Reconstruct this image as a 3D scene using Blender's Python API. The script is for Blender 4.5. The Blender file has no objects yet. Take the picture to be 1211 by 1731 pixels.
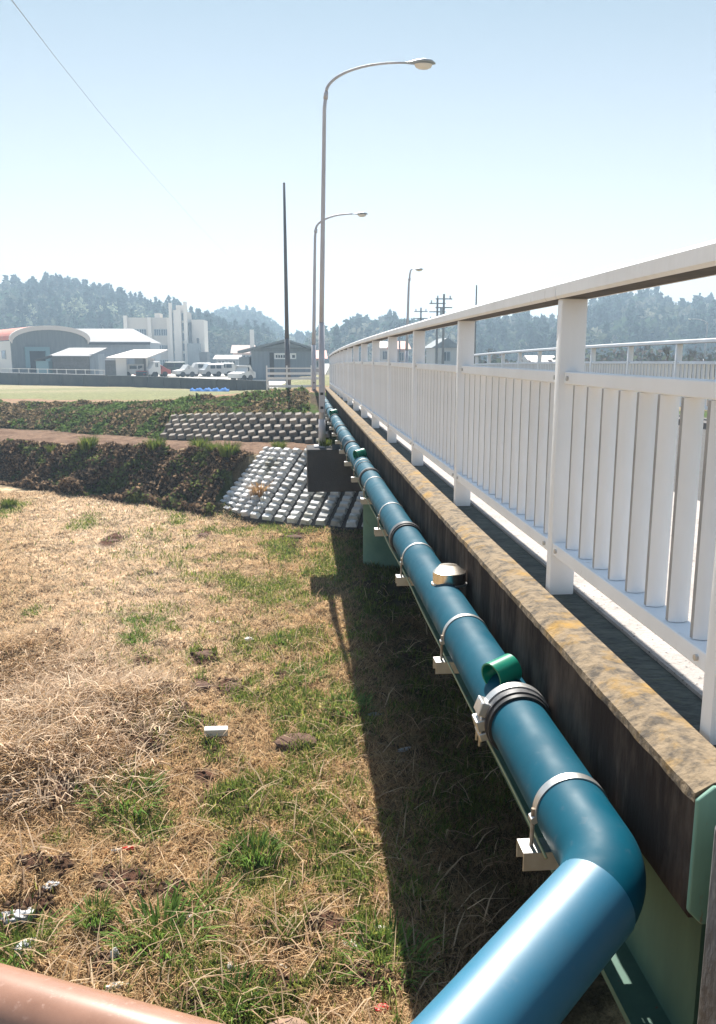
import bpy, bmesh, math, random
import numpy as np
from mathutils import Vector, Matrix
random.seed(7); rng = np.random.default_rng(11)
S = bpy.context.scene; COL = S.collection
R = math.radians

# ---------------------------------------------------------------- camera
IW, IH, FPX = 1211.0, 1731.0, 1400.0
PITCH = math.atan((IH/2-597)/FPX)
def _lev(x, y):
    return np.array([x-IW/2, FPX*math.cos(PITCH)+(IH/2-y)*math.sin(PITCH), -FPX*math.sin(PITCH)+(IH/2-y)*math.cos(PITCH)])
_v = _lev(495, 597); YAW = math.atan2(-_v[0], _v[1])
def ray(x, y):
    d = _lev(x, y); c, s = math.cos(YAW), math.sin(YAW)
    r = np.array([c*d[0]+s*d[1], -s*d[0]+c*d[1], d[2]]); return r/r[1]
def at(x, y, Y): r = ray(x, y)*Y; return Vector(r)
def onz(x, y, Z): r = ray(x, y); return Vector(r*(Z/r[2]))
cam = bpy.data.cameras.new('camera'); cam.sensor_fit = 'VERTICAL'; cam.sensor_height = 36; cam.lens = 36*FPX/IH
cam.clip_start = .05; cam.clip_end = 6000
camo = bpy.data.objects.new('camera', cam); COL.objects.link(camo)
camo.rotation_euler = (R(90)-PITCH, 0, -YAW); S.camera = camo

# ---------------------------------------------------------------- light
SUN_K = .85                      # how far shadows run towards the camera per metre of drop
SUN_X = -.012
sd = Vector((SUN_X, SUN_K, 1)).normalized()          # towards the sun
ELEV = math.asin(sd.z)
W = bpy.data.worlds.new('World'); S.world = W; W.use_nodes = True
wn = W.node_tree; bg = wn.nodes['Background']; sky = wn.nodes.new('ShaderNodeTexSky')
sky.sky_type = 'NISHITA'; sky.sun_disc = False; sky.sun_elevation = ELEV; sky.sun_rotation = math.atan2(sd.x, sd.y)
sky.air_density = 1.0; sky.dust_density = 1.2; sky.ozone_density = 1.5; sky.altitude = 0
bg.inputs[1].default_value = .06
# thin high haze over the clear sky: same all round, paler towards the horizon
wg = wn.nodes.new('ShaderNodeTexCoord'); wx = wn.nodes.new('ShaderNodeSeparateXYZ'); wr_ = wn.nodes.new('ShaderNodeValToRGB'); wm = wn.nodes.new('ShaderNodeMix'); wm.data_type = 'RGBA'
wn.links.new(wg.outputs['Generated'], wx.inputs[0]); wn.links.new(wx.outputs[2], wr_.inputs[0]); VE = 1/.06
cr = wr_.color_ramp; cr.elements[0].position = 0; cr.elements[1].position = 1
for p_, c_ in ((0, (.40, .40, .40)), (.10, (.38, .39, .395)), (.20, (.285, .32, .35)), (.36, (.157, .212, .252)), (.7, (.10, .155, .23)), (1, (.09, .135, .22))):
    e_ = cr.elements[0] if p_ == 0 else cr.elements[len(cr.elements)-1] if p_ == 1 else cr.elements.new(p_)
    e_.color = (*c_, 1)
vm = wn.nodes.new('ShaderNodeVectorMath'); vm.operation = 'SCALE'; vm.inputs['Scale'].default_value = VE; wn.links.new(wr_.outputs[0], vm.inputs[0])
wm.inputs[0].default_value = .85; wn.links.new(sky.outputs[0], wm.inputs[6]); wn.links.new(vm.outputs[0], wm.inputs[7]); wn.links.new(wm.outputs[2], bg.inputs[0])
sl = bpy.data.lights.new('sun', 'SUN'); sl.energy = 4.8; sl.angle = R(.5); sl.color = (1, .95, .87)
so = bpy.data.objects.new('sun', sl); COL.objects.link(so); so.rotation_euler = sd.to_track_quat('Z', 'Y').to_euler(); so.location = (0, 20, 60)
S.view_settings.view_transform = 'Standard'; S.view_settings.look = 'None'; S.view_settings.gamma = 1
S.view_settings.exposure = 1.3

# ---------------------------------------------------------------- helpers
def tag(o, label=None, cat=None, group=None, kind=None):
    if label: o['label'] = label
    if cat: o['category'] = cat
    if group: o['group'] = group
    if kind: o['kind'] = kind
    return o
def empty(name, loc=(0, 0, 0), rz=0):
    o = bpy.data.objects.new(name, None); COL.objects.link(o); o.location = loc; o.rotation_euler = (0, 0, rz)
    o.empty_display_size = .2; return o
class MB:
    def __init__(s): s.v = []; s.f = []
    def add(s, vs, fs):
        n = len(s.v); s.v += [tuple(p) for p in vs]; s.f += [tuple(i+n for i in f) for f in fs]; return s
    def box(s, x0, x1, y0, y1, z0, z1, M=None):
        vs = [Vector(p) for p in ((x0,y0,z0),(x1,y0,z0),(x1,y1,z0),(x0,y1,z0),(x0,y0,z1),(x1,y0,z1),(x1,y1,z1),(x0,y1,z1))]
        if M: vs = [M @ p for p in vs]
        return s.add(vs, [(0,3,2,1),(4,5,6,7),(0,1,5,4),(1,2,6,5),(2,3,7,6),(3,0,4,7)])
    def sweep(s, prof, path, closed=True, cap=True):
        """prof: (x,z) offsets, path: list of Vector; swept with offsets in world x,z"""
        n = len(prof); base = len(s.v); m = len(path)
        for p in path:
            for a, b in prof: s.v.append((p[0]+a, p[1], p[2]+b))
        for i in range(m-1):
            for j in range(n if closed else n-1):
                k = (j+1) % n
                s.f.append((base+i*n+j, base+i*n+k, base+(i+1)*n+k, base+(i+1)*n+j))
        if cap and closed:
            s.f.append(tuple(base+j for j in reversed(range(n)))); s.f.append(tuple(base+(m-1)*n+j for j in range(n)))
        return s
    def tube(s, pts, rad, seg=12, cap=True):
        pts = [Vector(p) for p in pts]; m = len(pts)
        rads = rad if hasattr(rad, '__len__') else [rad]*m
        base = len(s.v); up = Vector((0, 0, 1)); t0 = (pts[1]-pts[0]).normalized()
        if abs(t0.dot(up)) > .95: up = Vector((1, 0, 0))
        n_ = (up-t0*up.dot(t0)).normalized()
        for i, p in enumerate(pts):
            t = ((pts[min(i+1, m-1)]-pts[max(i-1, 0)])).normalized()
            n_ = (n_-t*n_.dot(t)).normalized(); b = t.cross(n_)
            for k in range(seg):
                a = 2*math.pi*k/seg; s.v.append(tuple(p+(n_*math.cos(a)+b*math.sin(a))*rads[i]))
        for i in range(m-1):
            for k in range(seg):
                q = (k+1) % seg; s.f.append((base+i*seg+k, base+i*seg+q, base+(i+1)*seg+q, base+(i+1)*seg+k))
        if cap:
            s.f.append(tuple(base+k for k in reversed(range(seg)))); s.f.append(tuple(base+(m-1)*seg+k for k in range(seg)))
        return s
    def prism(s, poly, y0, y1, M=None):
        """poly of (x,z), extruded along y"""
        n = len(poly); vs = [Vector((x, y0, z)) for x, z in poly]+[Vector((x, y1, z)) for x, z in poly]
        if M: vs = [M @ p for p in vs]
        return s.add(vs, [tuple(range(n)), tuple(reversed(range(n, 2*n)))]+[(i, i+n, (i+1) % n+n, (i+1) % n) for i in range(n)])
    def mesh(s, name, m, smooth=False):
        me = bpy.data.meshes.new(name); me.from_pydata(s.v, [], s.f); me.materials.append(m)
        bm = bmesh.new(); bm.from_mesh(me); bmesh.ops.recalc_face_normals(bm, faces=bm.faces); bm.to_mesh(me); bm.free()
        if smooth:
            me.polygons.foreach_set('use_smooth', [True]*len(me.polygons))
        return me
    def build(s, name, m, parent=None, smooth=False, bevel=0, seg=2, auto=None):
        o = bpy.data.objects.new(name, s.mesh(name, m, smooth)); COL.objects.link(o)
        if parent: o.parent = parent
        if bevel:
            b = o.modifiers.new('bevel', 'BEVEL'); b.width = bevel; b.segments = seg; b.limit_method = 'ANGLE'; b.angle_limit = R(40)
        if auto:
            o.data.set_sharp_from_angle(angle=R(auto)) if hasattr(o.data, 'set_sharp_from_angle') else None
        return o
def inst(name, me, loc, parent=None, rot=(0, 0, 0), scale=(1, 1, 1)):
    o = bpy.data.objects.new(name, me); COL.objects.link(o); o.location = loc; o.rotation_euler = rot; o.scale = scale
    if parent: o.parent = parent
    return o
def npmesh(name, V, F, m, cols=None, smooth=False):
    """fast mesh: V (n,3), F (k,3|4)"""
    me = bpy.data.meshes.new(name); n = len(V); k, q = F.shape
    me.vertices.add(n); me.vertices.foreach_set('co', np.asarray(V, np.float32).ravel())
    me.loops.add(k*q); me.loops.foreach_set('vertex_index', F.astype(np.int32).ravel())
    me.polygons.add(k); me.polygons.foreach_set('loop_start', np.arange(0, k*q, q, dtype=np.int32))
    me.update(calc_edges=True)
    if smooth: me.polygons.foreach_set('use_smooth', np.ones(k, bool))
    if cols is not None:
        a = me.attributes.new('Col', 'FLOAT_COLOR', 'POINT')
        c = np.ones((n, 4), np.float32); c[:, :3] = cols; a.data.foreach_set('color', c.ravel())
    me.materials.append(m); me.validate(); return me

# numpy value noise
_tab = rng.random((256, 256))
def vnoise(x, y, s=1., seed=0):
    x = np.asarray(x)/s+seed*17.3+500; y = np.asarray(y)/s+seed*9.1+500
    xi = np.floor(x).astype(int); yi = np.floor(y).astype(int); fx = x-xi; fy = y-yi
    fx = fx*fx*(3-2*fx); fy = fy*fy*(3-2*fy); g = lambda a, b: _tab[a % 256, b % 256]
    return (g(xi, yi)*(1-fx)+g(xi+1, yi)*fx)*(1-fy)+(g(xi, yi+1)*(1-fx)+g(xi+1, yi+1)*fx)*fy
def fbm(x, y, s=1., seed=0, o=4):
    r = 0; a = .5; t = 0
    for i in range(o): r = r+a*vnoise(x, y, s, seed+i*3); t += a; a *= .55; s *= .5
    return r/t

# ---------------------------------------------------------------- materials
def mat(name, base, rough=.6, metal=0, c2=None, nscale=8, nmix=(.35, .65), bump=0, bscale=60, stretch=(1, 1, 1), c3=None, c3s=30, c3r=(.55, .65),
        spec=None, coat=0, vcol=False, rnd=0, detail=6, trans=0, coord='Object', leafy=0, rvar=0):
    m = bpy.data.materials.new(name); m.use_nodes = True; nt = m.node_tree; N = nt.nodes; L = nt.links
    b = N['Principled BSDF']; b.inputs['Roughness'].default_value = rough; b.inputs['Metallic'].default_value = metal
    if spec is not None: b.inputs['Specular IOR Level'].default_value = spec
    if coat: b.inputs['Coat Weight'].default_value = coat; b.inputs['Coat Roughness'].default_value = .36
    if trans: b.inputs['Transmission Weight'].default_value = trans
    out = None
    tc = N.new('ShaderNodeTexCoord'); mp = N.new('ShaderNodeMapping'); mp.inputs['Scale'].default_value = stretch
    L.new(N.new('ShaderNodeNewGeometry').outputs['Position'] if coord == 'World' else tc.outputs[coord], mp.inputs[0])
    if vcol:
        a = N.new('ShaderNodeAttribute'); a.attribute_name = 'Col'; out = a.outputs['Color']
    else:
        r = N.new('ShaderNodeRGB'); r.outputs[0].default_value = (*base, 1); out = r.outputs[0]
    def layer(out, col, sc, rg, det):
        n = N.new('ShaderNodeTexNoise'); n.inputs['Scale'].default_value = sc; n.inputs['Detail'].default_value = det
        n.inputs['Roughness'].default_value = .65; L.new(mp.outputs[0], n.inputs[0])
        mr = N.new('ShaderNodeMapRange'); mr.inputs[1].default_value = rg[0]; mr.inputs[2].default_value = rg[1]; L.new(n.outputs[0], mr.inputs[0])
        mx = N.new('ShaderNodeMix'); mx.data_type = 'RGBA'; L.new(mr.outputs[0], mx.inputs[0]); L.new(out, mx.inputs[6]); mx.inputs[7].default_value = (*col, 1)
        return mx.outputs[2]
    if c2: out = layer(out, c2, nscale, nmix, detail)
    if c3: out = layer(out, c3, c3s, c3r, 5)
    if rnd:
        oi = N.new('ShaderNodeObjectInfo'); mr = N.new('ShaderNodeMapRange'); mr.inputs[3].default_value = 1-rnd; mr.inputs[4].default_value = 1+rnd*.4
        L.new(oi.outputs['Random'], mr.inputs[0]); hs = N.new('ShaderNodeHueSaturation'); L.new(mr.outputs[0], hs.inputs['Value']); L.new(out, hs.inputs['Color']); out = hs.outputs[0]
    if rvar:
        n = N.new('ShaderNodeTexNoise'); n.inputs['Scale'].default_value = 6; n.inputs['Detail'].default_value = 6; L.new(mp.outputs[0], n.inputs[0]); mr = N.new('ShaderNodeMapRange'); mr.inputs[1].default_value = .35; mr.inputs[2].default_value = .65; mr.inputs[3].default_value = rough-rvar; mr.inputs[4].default_value = rough+rvar; L.new(n.outputs[0], mr.inputs[0]); L.new(mr.outputs[0], b.inputs['Roughness'])
    L.new(out, b.inputs['Base Color'])
    if leafy:
        tr = N.new('ShaderNodeBsdfTranslucent'); L.new(out, tr.inputs[0]); ms = N.new('ShaderNodeMixShader'); ms.inputs[0].default_value = leafy; L.new(b.outputs[0], ms.inputs[1]); L.new(tr.outputs[0], ms.inputs[2]); L.new(ms.outputs[0], N['Material Output'].inputs[0])
    if bump:
        n = N.new('ShaderNodeTexNoise'); n.inputs['Scale'].default_value = bscale; n.inputs['Detail'].default_value = 5; L.new(mp.outputs[0], n.inputs[0])
        bp = N.new('ShaderNodeBump'); bp.inputs['Strength'].default_value = bump; bp.inputs['Distance'].default_value = .02; L.new(n.outputs[0], bp.inputs['Height']); L.new(bp.outputs[0], b.inputs['Normal'])
    return m
M = {}
M['rail'] = mat('white_rail_paint', (.87, .88, .90), .5, c2=(.80, .81, .82), nscale=3, stretch=(1, 1, .4), c3=(.42, .40, .36), c3s=9, c3r=(.66, .8), bump=.05, bscale=40, spec=.3)
M['slat_edge'] = mat('slat_gap_shade', (.27, .265, .26), .8, c2=(.40, .39, .38), nscale=8)  # dark slat sides: shade of the gaps between slats painted on
M['rail_shade'] = mat('underside_shade', (.045, .042, .04), .95, c2=(.09, .08, .07), nscale=10)  # near-black colour standing in for shade under the top rail
M['slat'] = mat('white_slat_paint', (.88, .89, .91), .5, c2=(.80, .81, .82), nscale=5, stretch=(1, 1, .25), c3=(.36, .33, .28), c3s=14, c3r=(.66, .8), rnd=.05, spec=.3)
M['lichen'] = mat('lichen_kerb', (.215, .16, .10), .95, c2=(.075, .06, .045), nscale=22, nmix=(.44, .62), c3=(.30, .175, .04), c3s=7, c3r=(.52, .70), bump=.45, bscale=45, coord='Generated' if 0 else 'Object')
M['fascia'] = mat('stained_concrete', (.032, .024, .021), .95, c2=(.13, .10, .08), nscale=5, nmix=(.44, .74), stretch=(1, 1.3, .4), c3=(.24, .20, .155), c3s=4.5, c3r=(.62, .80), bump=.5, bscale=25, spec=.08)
M['dark_deck'] = mat('dark_strip', (.10, .11, .095), .95, c2=(.04, .046, .044), nscale=12, stretch=(1, 2, 1), c3=(.09, .10, .06), c3s=30, c3r=(.58, .7), bump=.8, bscale=30)  # dark grey-green deck strip along the railing posts
M['deck'] = mat('pale_concrete_deck', (.40, .36, .335), .9, c2=(.30, .27, .25), nscale=6, c3=(.05, .05, .05), c3s=60, c3r=(.6, .66), bump=.4)
M['asphalt'] = mat('asphalt', (.05, .05, .052), .9, c2=(.075, .075, .075), nscale=10, bump=.4, bscale=120)
M['conc'] = mat('grey_concrete', (.15, .145, .14), .95, c2=(.09, .085, .09), nscale=4, stretch=(1, 1, .5), c3=(.27, .25, .23), c3s=14, c3r=(.6, .75), bump=.5, bscale=40)
M['darkconc'] = mat('dark_concrete', (.045, .042, .045), .95, c2=(.075, .068, .065), nscale=1.5, nmix=(.45, .7), bump=.3)
M['green_steel'] = mat('green_painted_steel', (.055, .12, .09), .6, c2=(.035, .085, .065), nscale=3, c3=(.12, .05, .025), c3s=9, c3r=(.66, .7), stretch=(2, 2, .5), spec=.3)
M['green_plate'] = mat('pale_green_plate', (.17, .32, .24), .6, c2=(.13, .26, .20), nscale=4, c3=(.22, .09, .05), c3s=12, c3r=(.62, .68), stretch=(2, 2, .4))
M['green_pier'] = mat('green_pier_paint', (.12, .21, .15), .8, c2=(.08, .16, .12), nscale=2, nmix=(.4, .65), c3=(.07, .08, .04), c3s=5, c3r=(.62, .75))
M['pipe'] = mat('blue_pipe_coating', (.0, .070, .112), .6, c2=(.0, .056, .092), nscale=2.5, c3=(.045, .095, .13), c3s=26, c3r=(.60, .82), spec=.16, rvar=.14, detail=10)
M['pipe_lit'] = mat('blue_pipe_lit_coating', (.002, .135, .235), .52, c2=(.002, .115, .20), nscale=3, c3=(.05, .15, .23), c3s=26, c3r=(.62, .85), spec=1.0, coat=.22, rvar=.08)  # lighter, glossier copy of the coating: sunlight painted onto the bent leg
M['steel'] = mat('galvanised_steel', (.62, .62, .62), .38, .85, c2=(.5, .49, .47), nscale=12, bump=.05)
M['stainless'] = mat('stainless_cover', (.75, .72, .68), .25, 1.0, c2=(.6, .52, .42), nscale=6, stretch=(8, 8, .4))
M['rusty'] = mat('rusty_rod', (.22, .16, .11), .7, .3, c2=(.4, .36, .3), nscale=20)
M['rubber'] = mat('black_rubber', (.02, .02, .022), .45)
M['blackiron'] = mat('black_coupling', (.06, .06, .065), .45, .3, c2=(.2, .2, .2), nscale=20, nmix=(.5, .75))
M['teal'] = mat('green_plastic', (.0, .22, .13), .3, c2=(.0, .17, .10), nscale=6, spec=.5)
M['olive'] = mat('olive_cable', (.30, .31, .17), .6)
M['pole'] = mat('white_lamp_pole', (.52, .51, .54), .5, c2=(.42, .40, .42), nscale=4, c3=(.3, .16, .09), c3s=5, c3r=(.68, .76), stretch=(3, 3, .6))
M['lens'] = mat('lamp_lens', (.75, .72, .66), .3)
M['housing'] = mat('lamp_housing', (.33, .37, .41), .4, .4)
M['orange'] = mat('brown_rail_paint', (.31, .165, .11), .3, c2=(.25, .13, .085), nscale=14, nmix=(.4, .7), c3=(.42, .26, .2), c3s=60, c3r=(.6, .75), spec=.6)
M['block'] = mat('revetment_block', (.80, .80, .80), .9, c2=(.58, .57, .55), nscale=1.5, rnd=.35, bump=.4, c3=(.24, .23, .17), c3s=1.1, c3r=(.56, .68), coord='World')
M['block_old'] = mat('old_revetment_block', (.42, .37, .32), .95, c2=(.22, .19, .16), nscale=1.2, rnd=.35, bump=.4, c3=(.14, .15, .08), c3s=1.0, c3r=(.56, .68), coord='World')
M['gap'] = mat('revetment_joint', (.07, .06, .055), 1)
M['bwall'] = mat('building_render', (.56, .50, .43), .9, c2=(.48, .43, .37), nscale=.3, stretch=(1, 1, .3))
M['bwall2'] = mat('building_pier', (.68, .62, .55), .9)
M['glass'] = mat('dark_glass', (.03, .05, .07), .15)
M['frame'] = mat('window_frame', (.35, .38, .40), .5)
M['redroof'] = mat('red_roof', (.55, .14, .09), .7, c2=(.48, .18, .12), nscale=1)
M['corr'] = mat('corrugated_grey', (.17, .19, .20), .7, c2=(.13, .145, .155), nscale=1.5, stretch=(3, 3, .3))
M['corr_l'] = mat('corrugated_pale', (.24, .28, .32), .7, c2=(.19, .22, .25), nscale=1.5, stretch=(3, 3, .3))
M['roofg'] = mat('grey_roof', (.24, .24, .25), .7, c2=(.19, .19, .195), nscale=.6)
M['roofw'] = mat('pale_roof', (.62, .55, .50), .6)
M['brickg'] = mat('grey_block_wall', (.17, .165, .16), .9, c2=(.12, .115, .11), nscale=3)
M['tealwall'] = mat('teal_panel', (.17, .27, .30), .8)
M['white'] = mat('white_paint', (.78, .78, .76), .4)
M['offwhite'] = mat('offwhite_wall', (.55, .53, .50), .8)
M['dark'] = mat('dark_opening', (.025, .025, .03), .8)
M['pinkwall'] = mat('pink_wall', (.50, .38, .33), .9)
M['retain'] = mat('dark_retaining_wall', (.045, .05, .052), .95, c2=(.08, .08, .075), nscale=.8, stretch=(1, 1, .5))
M['lot'] = mat('pale_lot', (.50, .47, .42), .95)
M['vanwhite'] = mat('aged_vehicle_white', (.52, .52, .51), .45)
M['tarp'] = mat('blue_tarp', (.02, .13, .38), .8, c2=(.25, .36, .5), nscale=1.2, nmix=(.6, .75), spec=.1)
M['cargreen'] = mat('car_dark_green', (.02, .06, .05), .3); M['carsilver'] = mat('car_silver', (.45, .46, .47), .3, .4); M['carred'] = mat('vehicle_red', (.35, .05, .03), .4)
M['tyre'] = mat('tyre', (.02, .02, .02), .8)
M['bark'] = mat('bark', (.07, .055, .045), .95, c2=(.12, .1, .08), nscale=3)
M['leaf'] = mat('foliage', (1, 1, 1), .85, vcol=True, spec=.1, leafy=.4)
M['blade'] = mat('grass_blades', (1, 1, 1), .8, vcol=True, spec=.15, leafy=.4)
M['wood_pole'] = mat('dark_weathered_pole', (.11, .115, .13), .8, c2=(.16, .165, .18), nscale=2, stretch=(3, 3, .5))
M['foam'] = mat('white_foam', (.62, .59, .54), .8, c2=(.55, .5, .44), nscale=8)
M['film'] = mat('pale_plastic_film', (.46, .46, .47), .5, c2=(.30, .29, .28), nscale=6)
M['redplastic'] = mat('red_plastic', (.6, .03, .02), .45); M['yellow'] = mat('yellow_wrapper', (.65, .48, .08), .5)
M['stone'] = mat('brown_stone', (.30, .19, .13), .9, c2=(.2, .13, .1), nscale=6)
M['hill'] = mat('hill_soil', (.05, .06, .04), 1)

# ground material: patch colours come from the attribute, fine grain from noise
def ground_mat():
    m = bpy.data.materials.new('dry_grass_ground'); m.use_nodes = True; N = m.node_tree.nodes; L = m.node_tree.links; b = N['Principled BSDF']
    b.inputs['Roughness'].default_value = 1; b.inputs['Specular IOR Level'].default_value = .05
    a = N.new('ShaderNodeAttribute'); a.attribute_name = 'Col'; g = N.new('ShaderNodeNewGeometry')
    out = a.outputs['Color']
    for sc, lo, hi, det in ((9, .55, 1.4, 8), (45, .6, 1.35, 4), (2.2, .8, 1.2, 5)):
        n = N.new('ShaderNodeTexNoise'); n.inputs['Scale'].default_value = sc; n.inputs['Detail'].default_value = det; n.inputs['Roughness'].default_value = .7
        L.new(g.outputs['Position'], n.inputs[0]); mr = N.new('ShaderNodeMapRange')
        mr.inputs[1].default_value = .32; mr.inputs[2].default_value = .68; mr.inputs[3].default_value = lo; mr.inputs[4].default_value = hi; L.new(n.outputs[0], mr.inputs[0])
        v = N.new('ShaderNodeVectorMath'); v.operation = 'SCALE'; L.new(out, v.inputs[0]); L.new(mr.outputs[0], v.inputs['Scale']); out = v.outputs[0]
    L.new(out, b.inputs['Base Color'])
    n = N.new('ShaderNodeTexNoise'); n.inputs['Scale'].default_value = 18; n.inputs['Detail'].default_value = 7; n.inputs['Roughness'].default_value = .7; L.new(g.outputs['Position'], n.inputs[0])
    bp = N.new('ShaderNodeBump'); bp.inputs['Strength'].default_value = .8; bp.inputs['Distance'].default_value = .06; L.new(n.outputs[0], bp.inputs['Height']); L.new(bp.outputs[0], b.inputs['Normal'])
    return m
M['ground'] = ground_mat()

# ---------------------------------------------------------------- terrain
GZ = -4.22
ST = {  # X station: knots (Y, z)
    -60: [(-400, GZ), (40, GZ), (41.2, -3.3), (50, -3.2), (52, -2.7), (55, -2.6), (62, -2.7), (72, -2.8), (95, -3.4)],
    -22: [(-400, GZ), (32, GZ), (33.2, -3.2), (39, -3.15), (41, -2.6), (42.5, -2.45), (46, -2.5), (60, -2.8), (95, -3.4)],
    -11: [(-400, GZ), (29.3, GZ), (30.3, -3.15), (35.6, -3.1), (37.2, -2.5), (38.6, -2.33), (42, -2.42), (60, -2.75), (95, -3.4)],
    -7: [(-400, GZ), (25.9, GZ), (27.0, -2.99), (31.5, -2.98), (33, -2.4), (35.5, -2.12), (39, -2.25), (60, -2.75), (95, -3.4)],
    -4: [(-400, GZ), (23.7, GZ), (25.0, -2.86), (28.2, -2.86), (29.6, -2.2), (33, -1.8), (36, -1.82), (42, -2.4), (95, -3.3)],
    -1.5: [(-400, GZ), (21.2, GZ), (23.1, -2.76), (27, -2.8), (28.2, -2.15), (31.5, -1.62), (35.5, -1.6), (40, -2.3), (95, -3.2)],
    .8: [(-400, GZ), (19.7, GZ), (22.0, -2.73), (26.2, -2.82), (27.4, -2.1), (30.5, -1.42), (36.5, -1.42), (44, -1.7), (95, -2.4)],
    7: [(-400, GZ), (19.7, GZ), (22.0, -2.73), (26.2, -2.82), (27.4, -2.1), (30.5, -1.42), (36.5, -1.42), (44, -1.7), (95, -2.4)],
    12: [(-400, GZ), (19.7, GZ), (22.0, -2.73), (26.2, -2.82), (28, -2.3), (33, -2.3), (36.5, -2.3), (44, -2.4), (95, -2.9)],
}
def terrain(X, Y):
    X = np.asarray(X, float); Y = np.asarray(Y, float); ks = sorted(ST)
    KY = np.array([[k[0] for k in ST[q]] for q in ks], float); KZ = np.array([[k[1] for k in ST[q]] for q in ks], float)
    Xf = np.clip(X, ks[0], ks[-1]); z = np.zeros_like(Y); nk = KY.shape[1]
    ys = [np.interp(Xf, ks, KY[:, k]) for k in range(nk)]; zs = [np.interp(Xf, ks, KZ[:, k]) for k in range(nk)]
    z = zs[0]*1.0
    for k in range(nk-1):
        t = np.clip((Y-ys[k])/(ys[k+1]-ys[k]), 0, 1); z = np.where(Y > ys[k], zs[k]*(1-t)+zs[k+1]*t, z)
    far = np.clip((Y-95)/10, 0, 1); z = z*(1-far)+(-2.75)*far
    return z
def G(px, py, Z=GZ): p = onz(px, py, Z); return p.x, p.y
GREEN = [(470,1000,70),(420,1090,45),(585,1190,45),(242,1050,18),(228,1082,20),(60,1030,12),(215,1365,75),(500,1300,60),(385,1380,60),(430,1440,70),(455,1490,60),(275,1580,45),(345,1520,30),
         (165,1560,25),(395,1690,25),(20,860,25),(140,885,25),(45,1600,40),(655,1620,35),(600,1330,40),(420,1180,40),(530,1080,45),(330,1100,20),(250,1400,50),(560,1420,60),(560,960,60),(20,1640,30),(480,930,40),(560,1480,45),(100,1420,25),(300,880,20)]
SOIL = [(190,915,16),(345,905,12),(345,1112,20),(392,1162,24),(340,1165,18),(500,1257,30),(268,1185,30),(165,1128,24),(140,1188,30),(295,1506,18),(350,1312,24),(55,1490,26),(105,1485,22),(180,1630,22),
        (240,1612,18),(320,1692,26),(550,1562,30),(470,1672,36),(495,910,20),(95,1098,14),(245,1120,14),(480,1140,16),(305,1218,18),(330,1232,14),(650,1000,50),(175,1565,18),(200,1490,40),(620,1650,30),(40,1225,22),(250,1270,30),(700,1100,30),(430,870,14)]
def blob(X, Y, L, soft=1.0):
    r = np.zeros_like(X)
    for px, py, pr in L:
        gx, gy = G(px, py); d = math.hypot(gx, gy, GZ); rx = pr/FPX*d; ry = rx*d/abs(GZ)*.62
        r = np.maximum(r, np.exp(-(((X-gx)/rx)**2+((Y-gy)/ry)**2)*soft))
    return r
def masks(X, Y):
    n1 = fbm(X, Y, 1.1, 1); n2 = fbm(X, Y, .35, 5); n3 = fbm(X, Y, 3.5, 9)
    g = np.clip(blob(X, Y, GREEN)*1.25*(n2*1.4+.1)-.28, 0, 1)*1.5
    # broad band of thin green running along the bridge
    u = X/np.maximum(Y, 1)
    band = np.exp(-((u-.02)/.15)**2)*np.clip((26-Y)/6, 0, 1)
    g = np.maximum(g, np.clip((n1*.6+n2*.6-.57)*8*band, 0, 1))
    under = np.clip((X-.8)/.3, 0, 1); g = np.maximum(g, under*np.clip((n1+n2-.9)*3, 0, .8))
    s = np.clip(blob(X, Y, SOIL, .7)*3.0*(n2+.5)-.8, 0, 1)
    s = np.maximum(s, np.clip((n3*.3+n2*.6+fbm(X, Y, .8, 77)*.4-.80+.05*np.clip((9-Y)/2, 0, 1))*9, 0, .95)*np.clip((14-Y)/5, .25, 1))
    pale = np.clip(np.exp(-((u+.22)/.16)**2)*np.clip((Y-8)/4, 0, 1)+n3*.5-.28, 0, 1)
    return np.clip(g, 0, 1), np.clip(s, 0, 1), pale
def heap(X, Y):
    z = np.zeros_like(X)
    for px, py, pr, h in ((110,1240,130,.34),(40,1120,80,.34),(230,1215,60,.16),(150,1145,40,.14),(270,1190,30,.12),(30,1330,70,.16),(200,1330,70,.10),(95,1100,22,.14),(60,1490,40,.12)):
        gx, gy = G(px, py); d = math.hypot(gx, gy, GZ); rx = pr/FPX*d; ry = rx*1.25
        z += .85*h*np.exp(-((X-gx)/rx)**2-((Y-gy)/ry)**2)
    return z
def relief(X, Y):
    near = np.clip((24-Y)/6, 0, 1)
    g, s, p = masks(X, Y)
    r = (fbm(X, Y, .9, 21)-.5)*.16+(fbm(X, Y, .22, 31, 3)-.5)*.11
    r += s*.05*near+heap(X, Y)
    far = np.clip((Y-20)/10, 0, 1)
    return r*(1-far)+far*((fbm(X, Y, 1.5, 41)-.5)*.16)
def groundz(X, Y):
    X = np.asarray(X, float); Y = np.asarray(Y, float); z = terrain(X, Y)+relief(X, Y)
    yf = np.interp(X, [-2.15, -1, .2, 1.6, 6.6], [22.2, 20.8, 19.95, 19.45, 19.35]); yt = np.interp(X, [-2.15, -.75, -.35, .3, 1.6, 6.6], [22.2, 23.3, 22.6, 22.1, 21.95, 21.95])
    return z-.45*((X > -2.15) & (X < 6.9) & (Y > yf+.1) & (Y < yt))*np.clip((Y-yf)/.5, 0, 1)
def lin(*segs):
    a = [np.arange(*s) for s in segs]; return np.unique(np.round(np.concatenate(a), 3))
gx = np.concatenate([-np.geomspace(900, 17, 22), np.arange(-16, -9, .3), np.arange(-9, 3.4, .07), np.arange(3.4, 14, .5), np.geomspace(15, 900, 22)])
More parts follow.
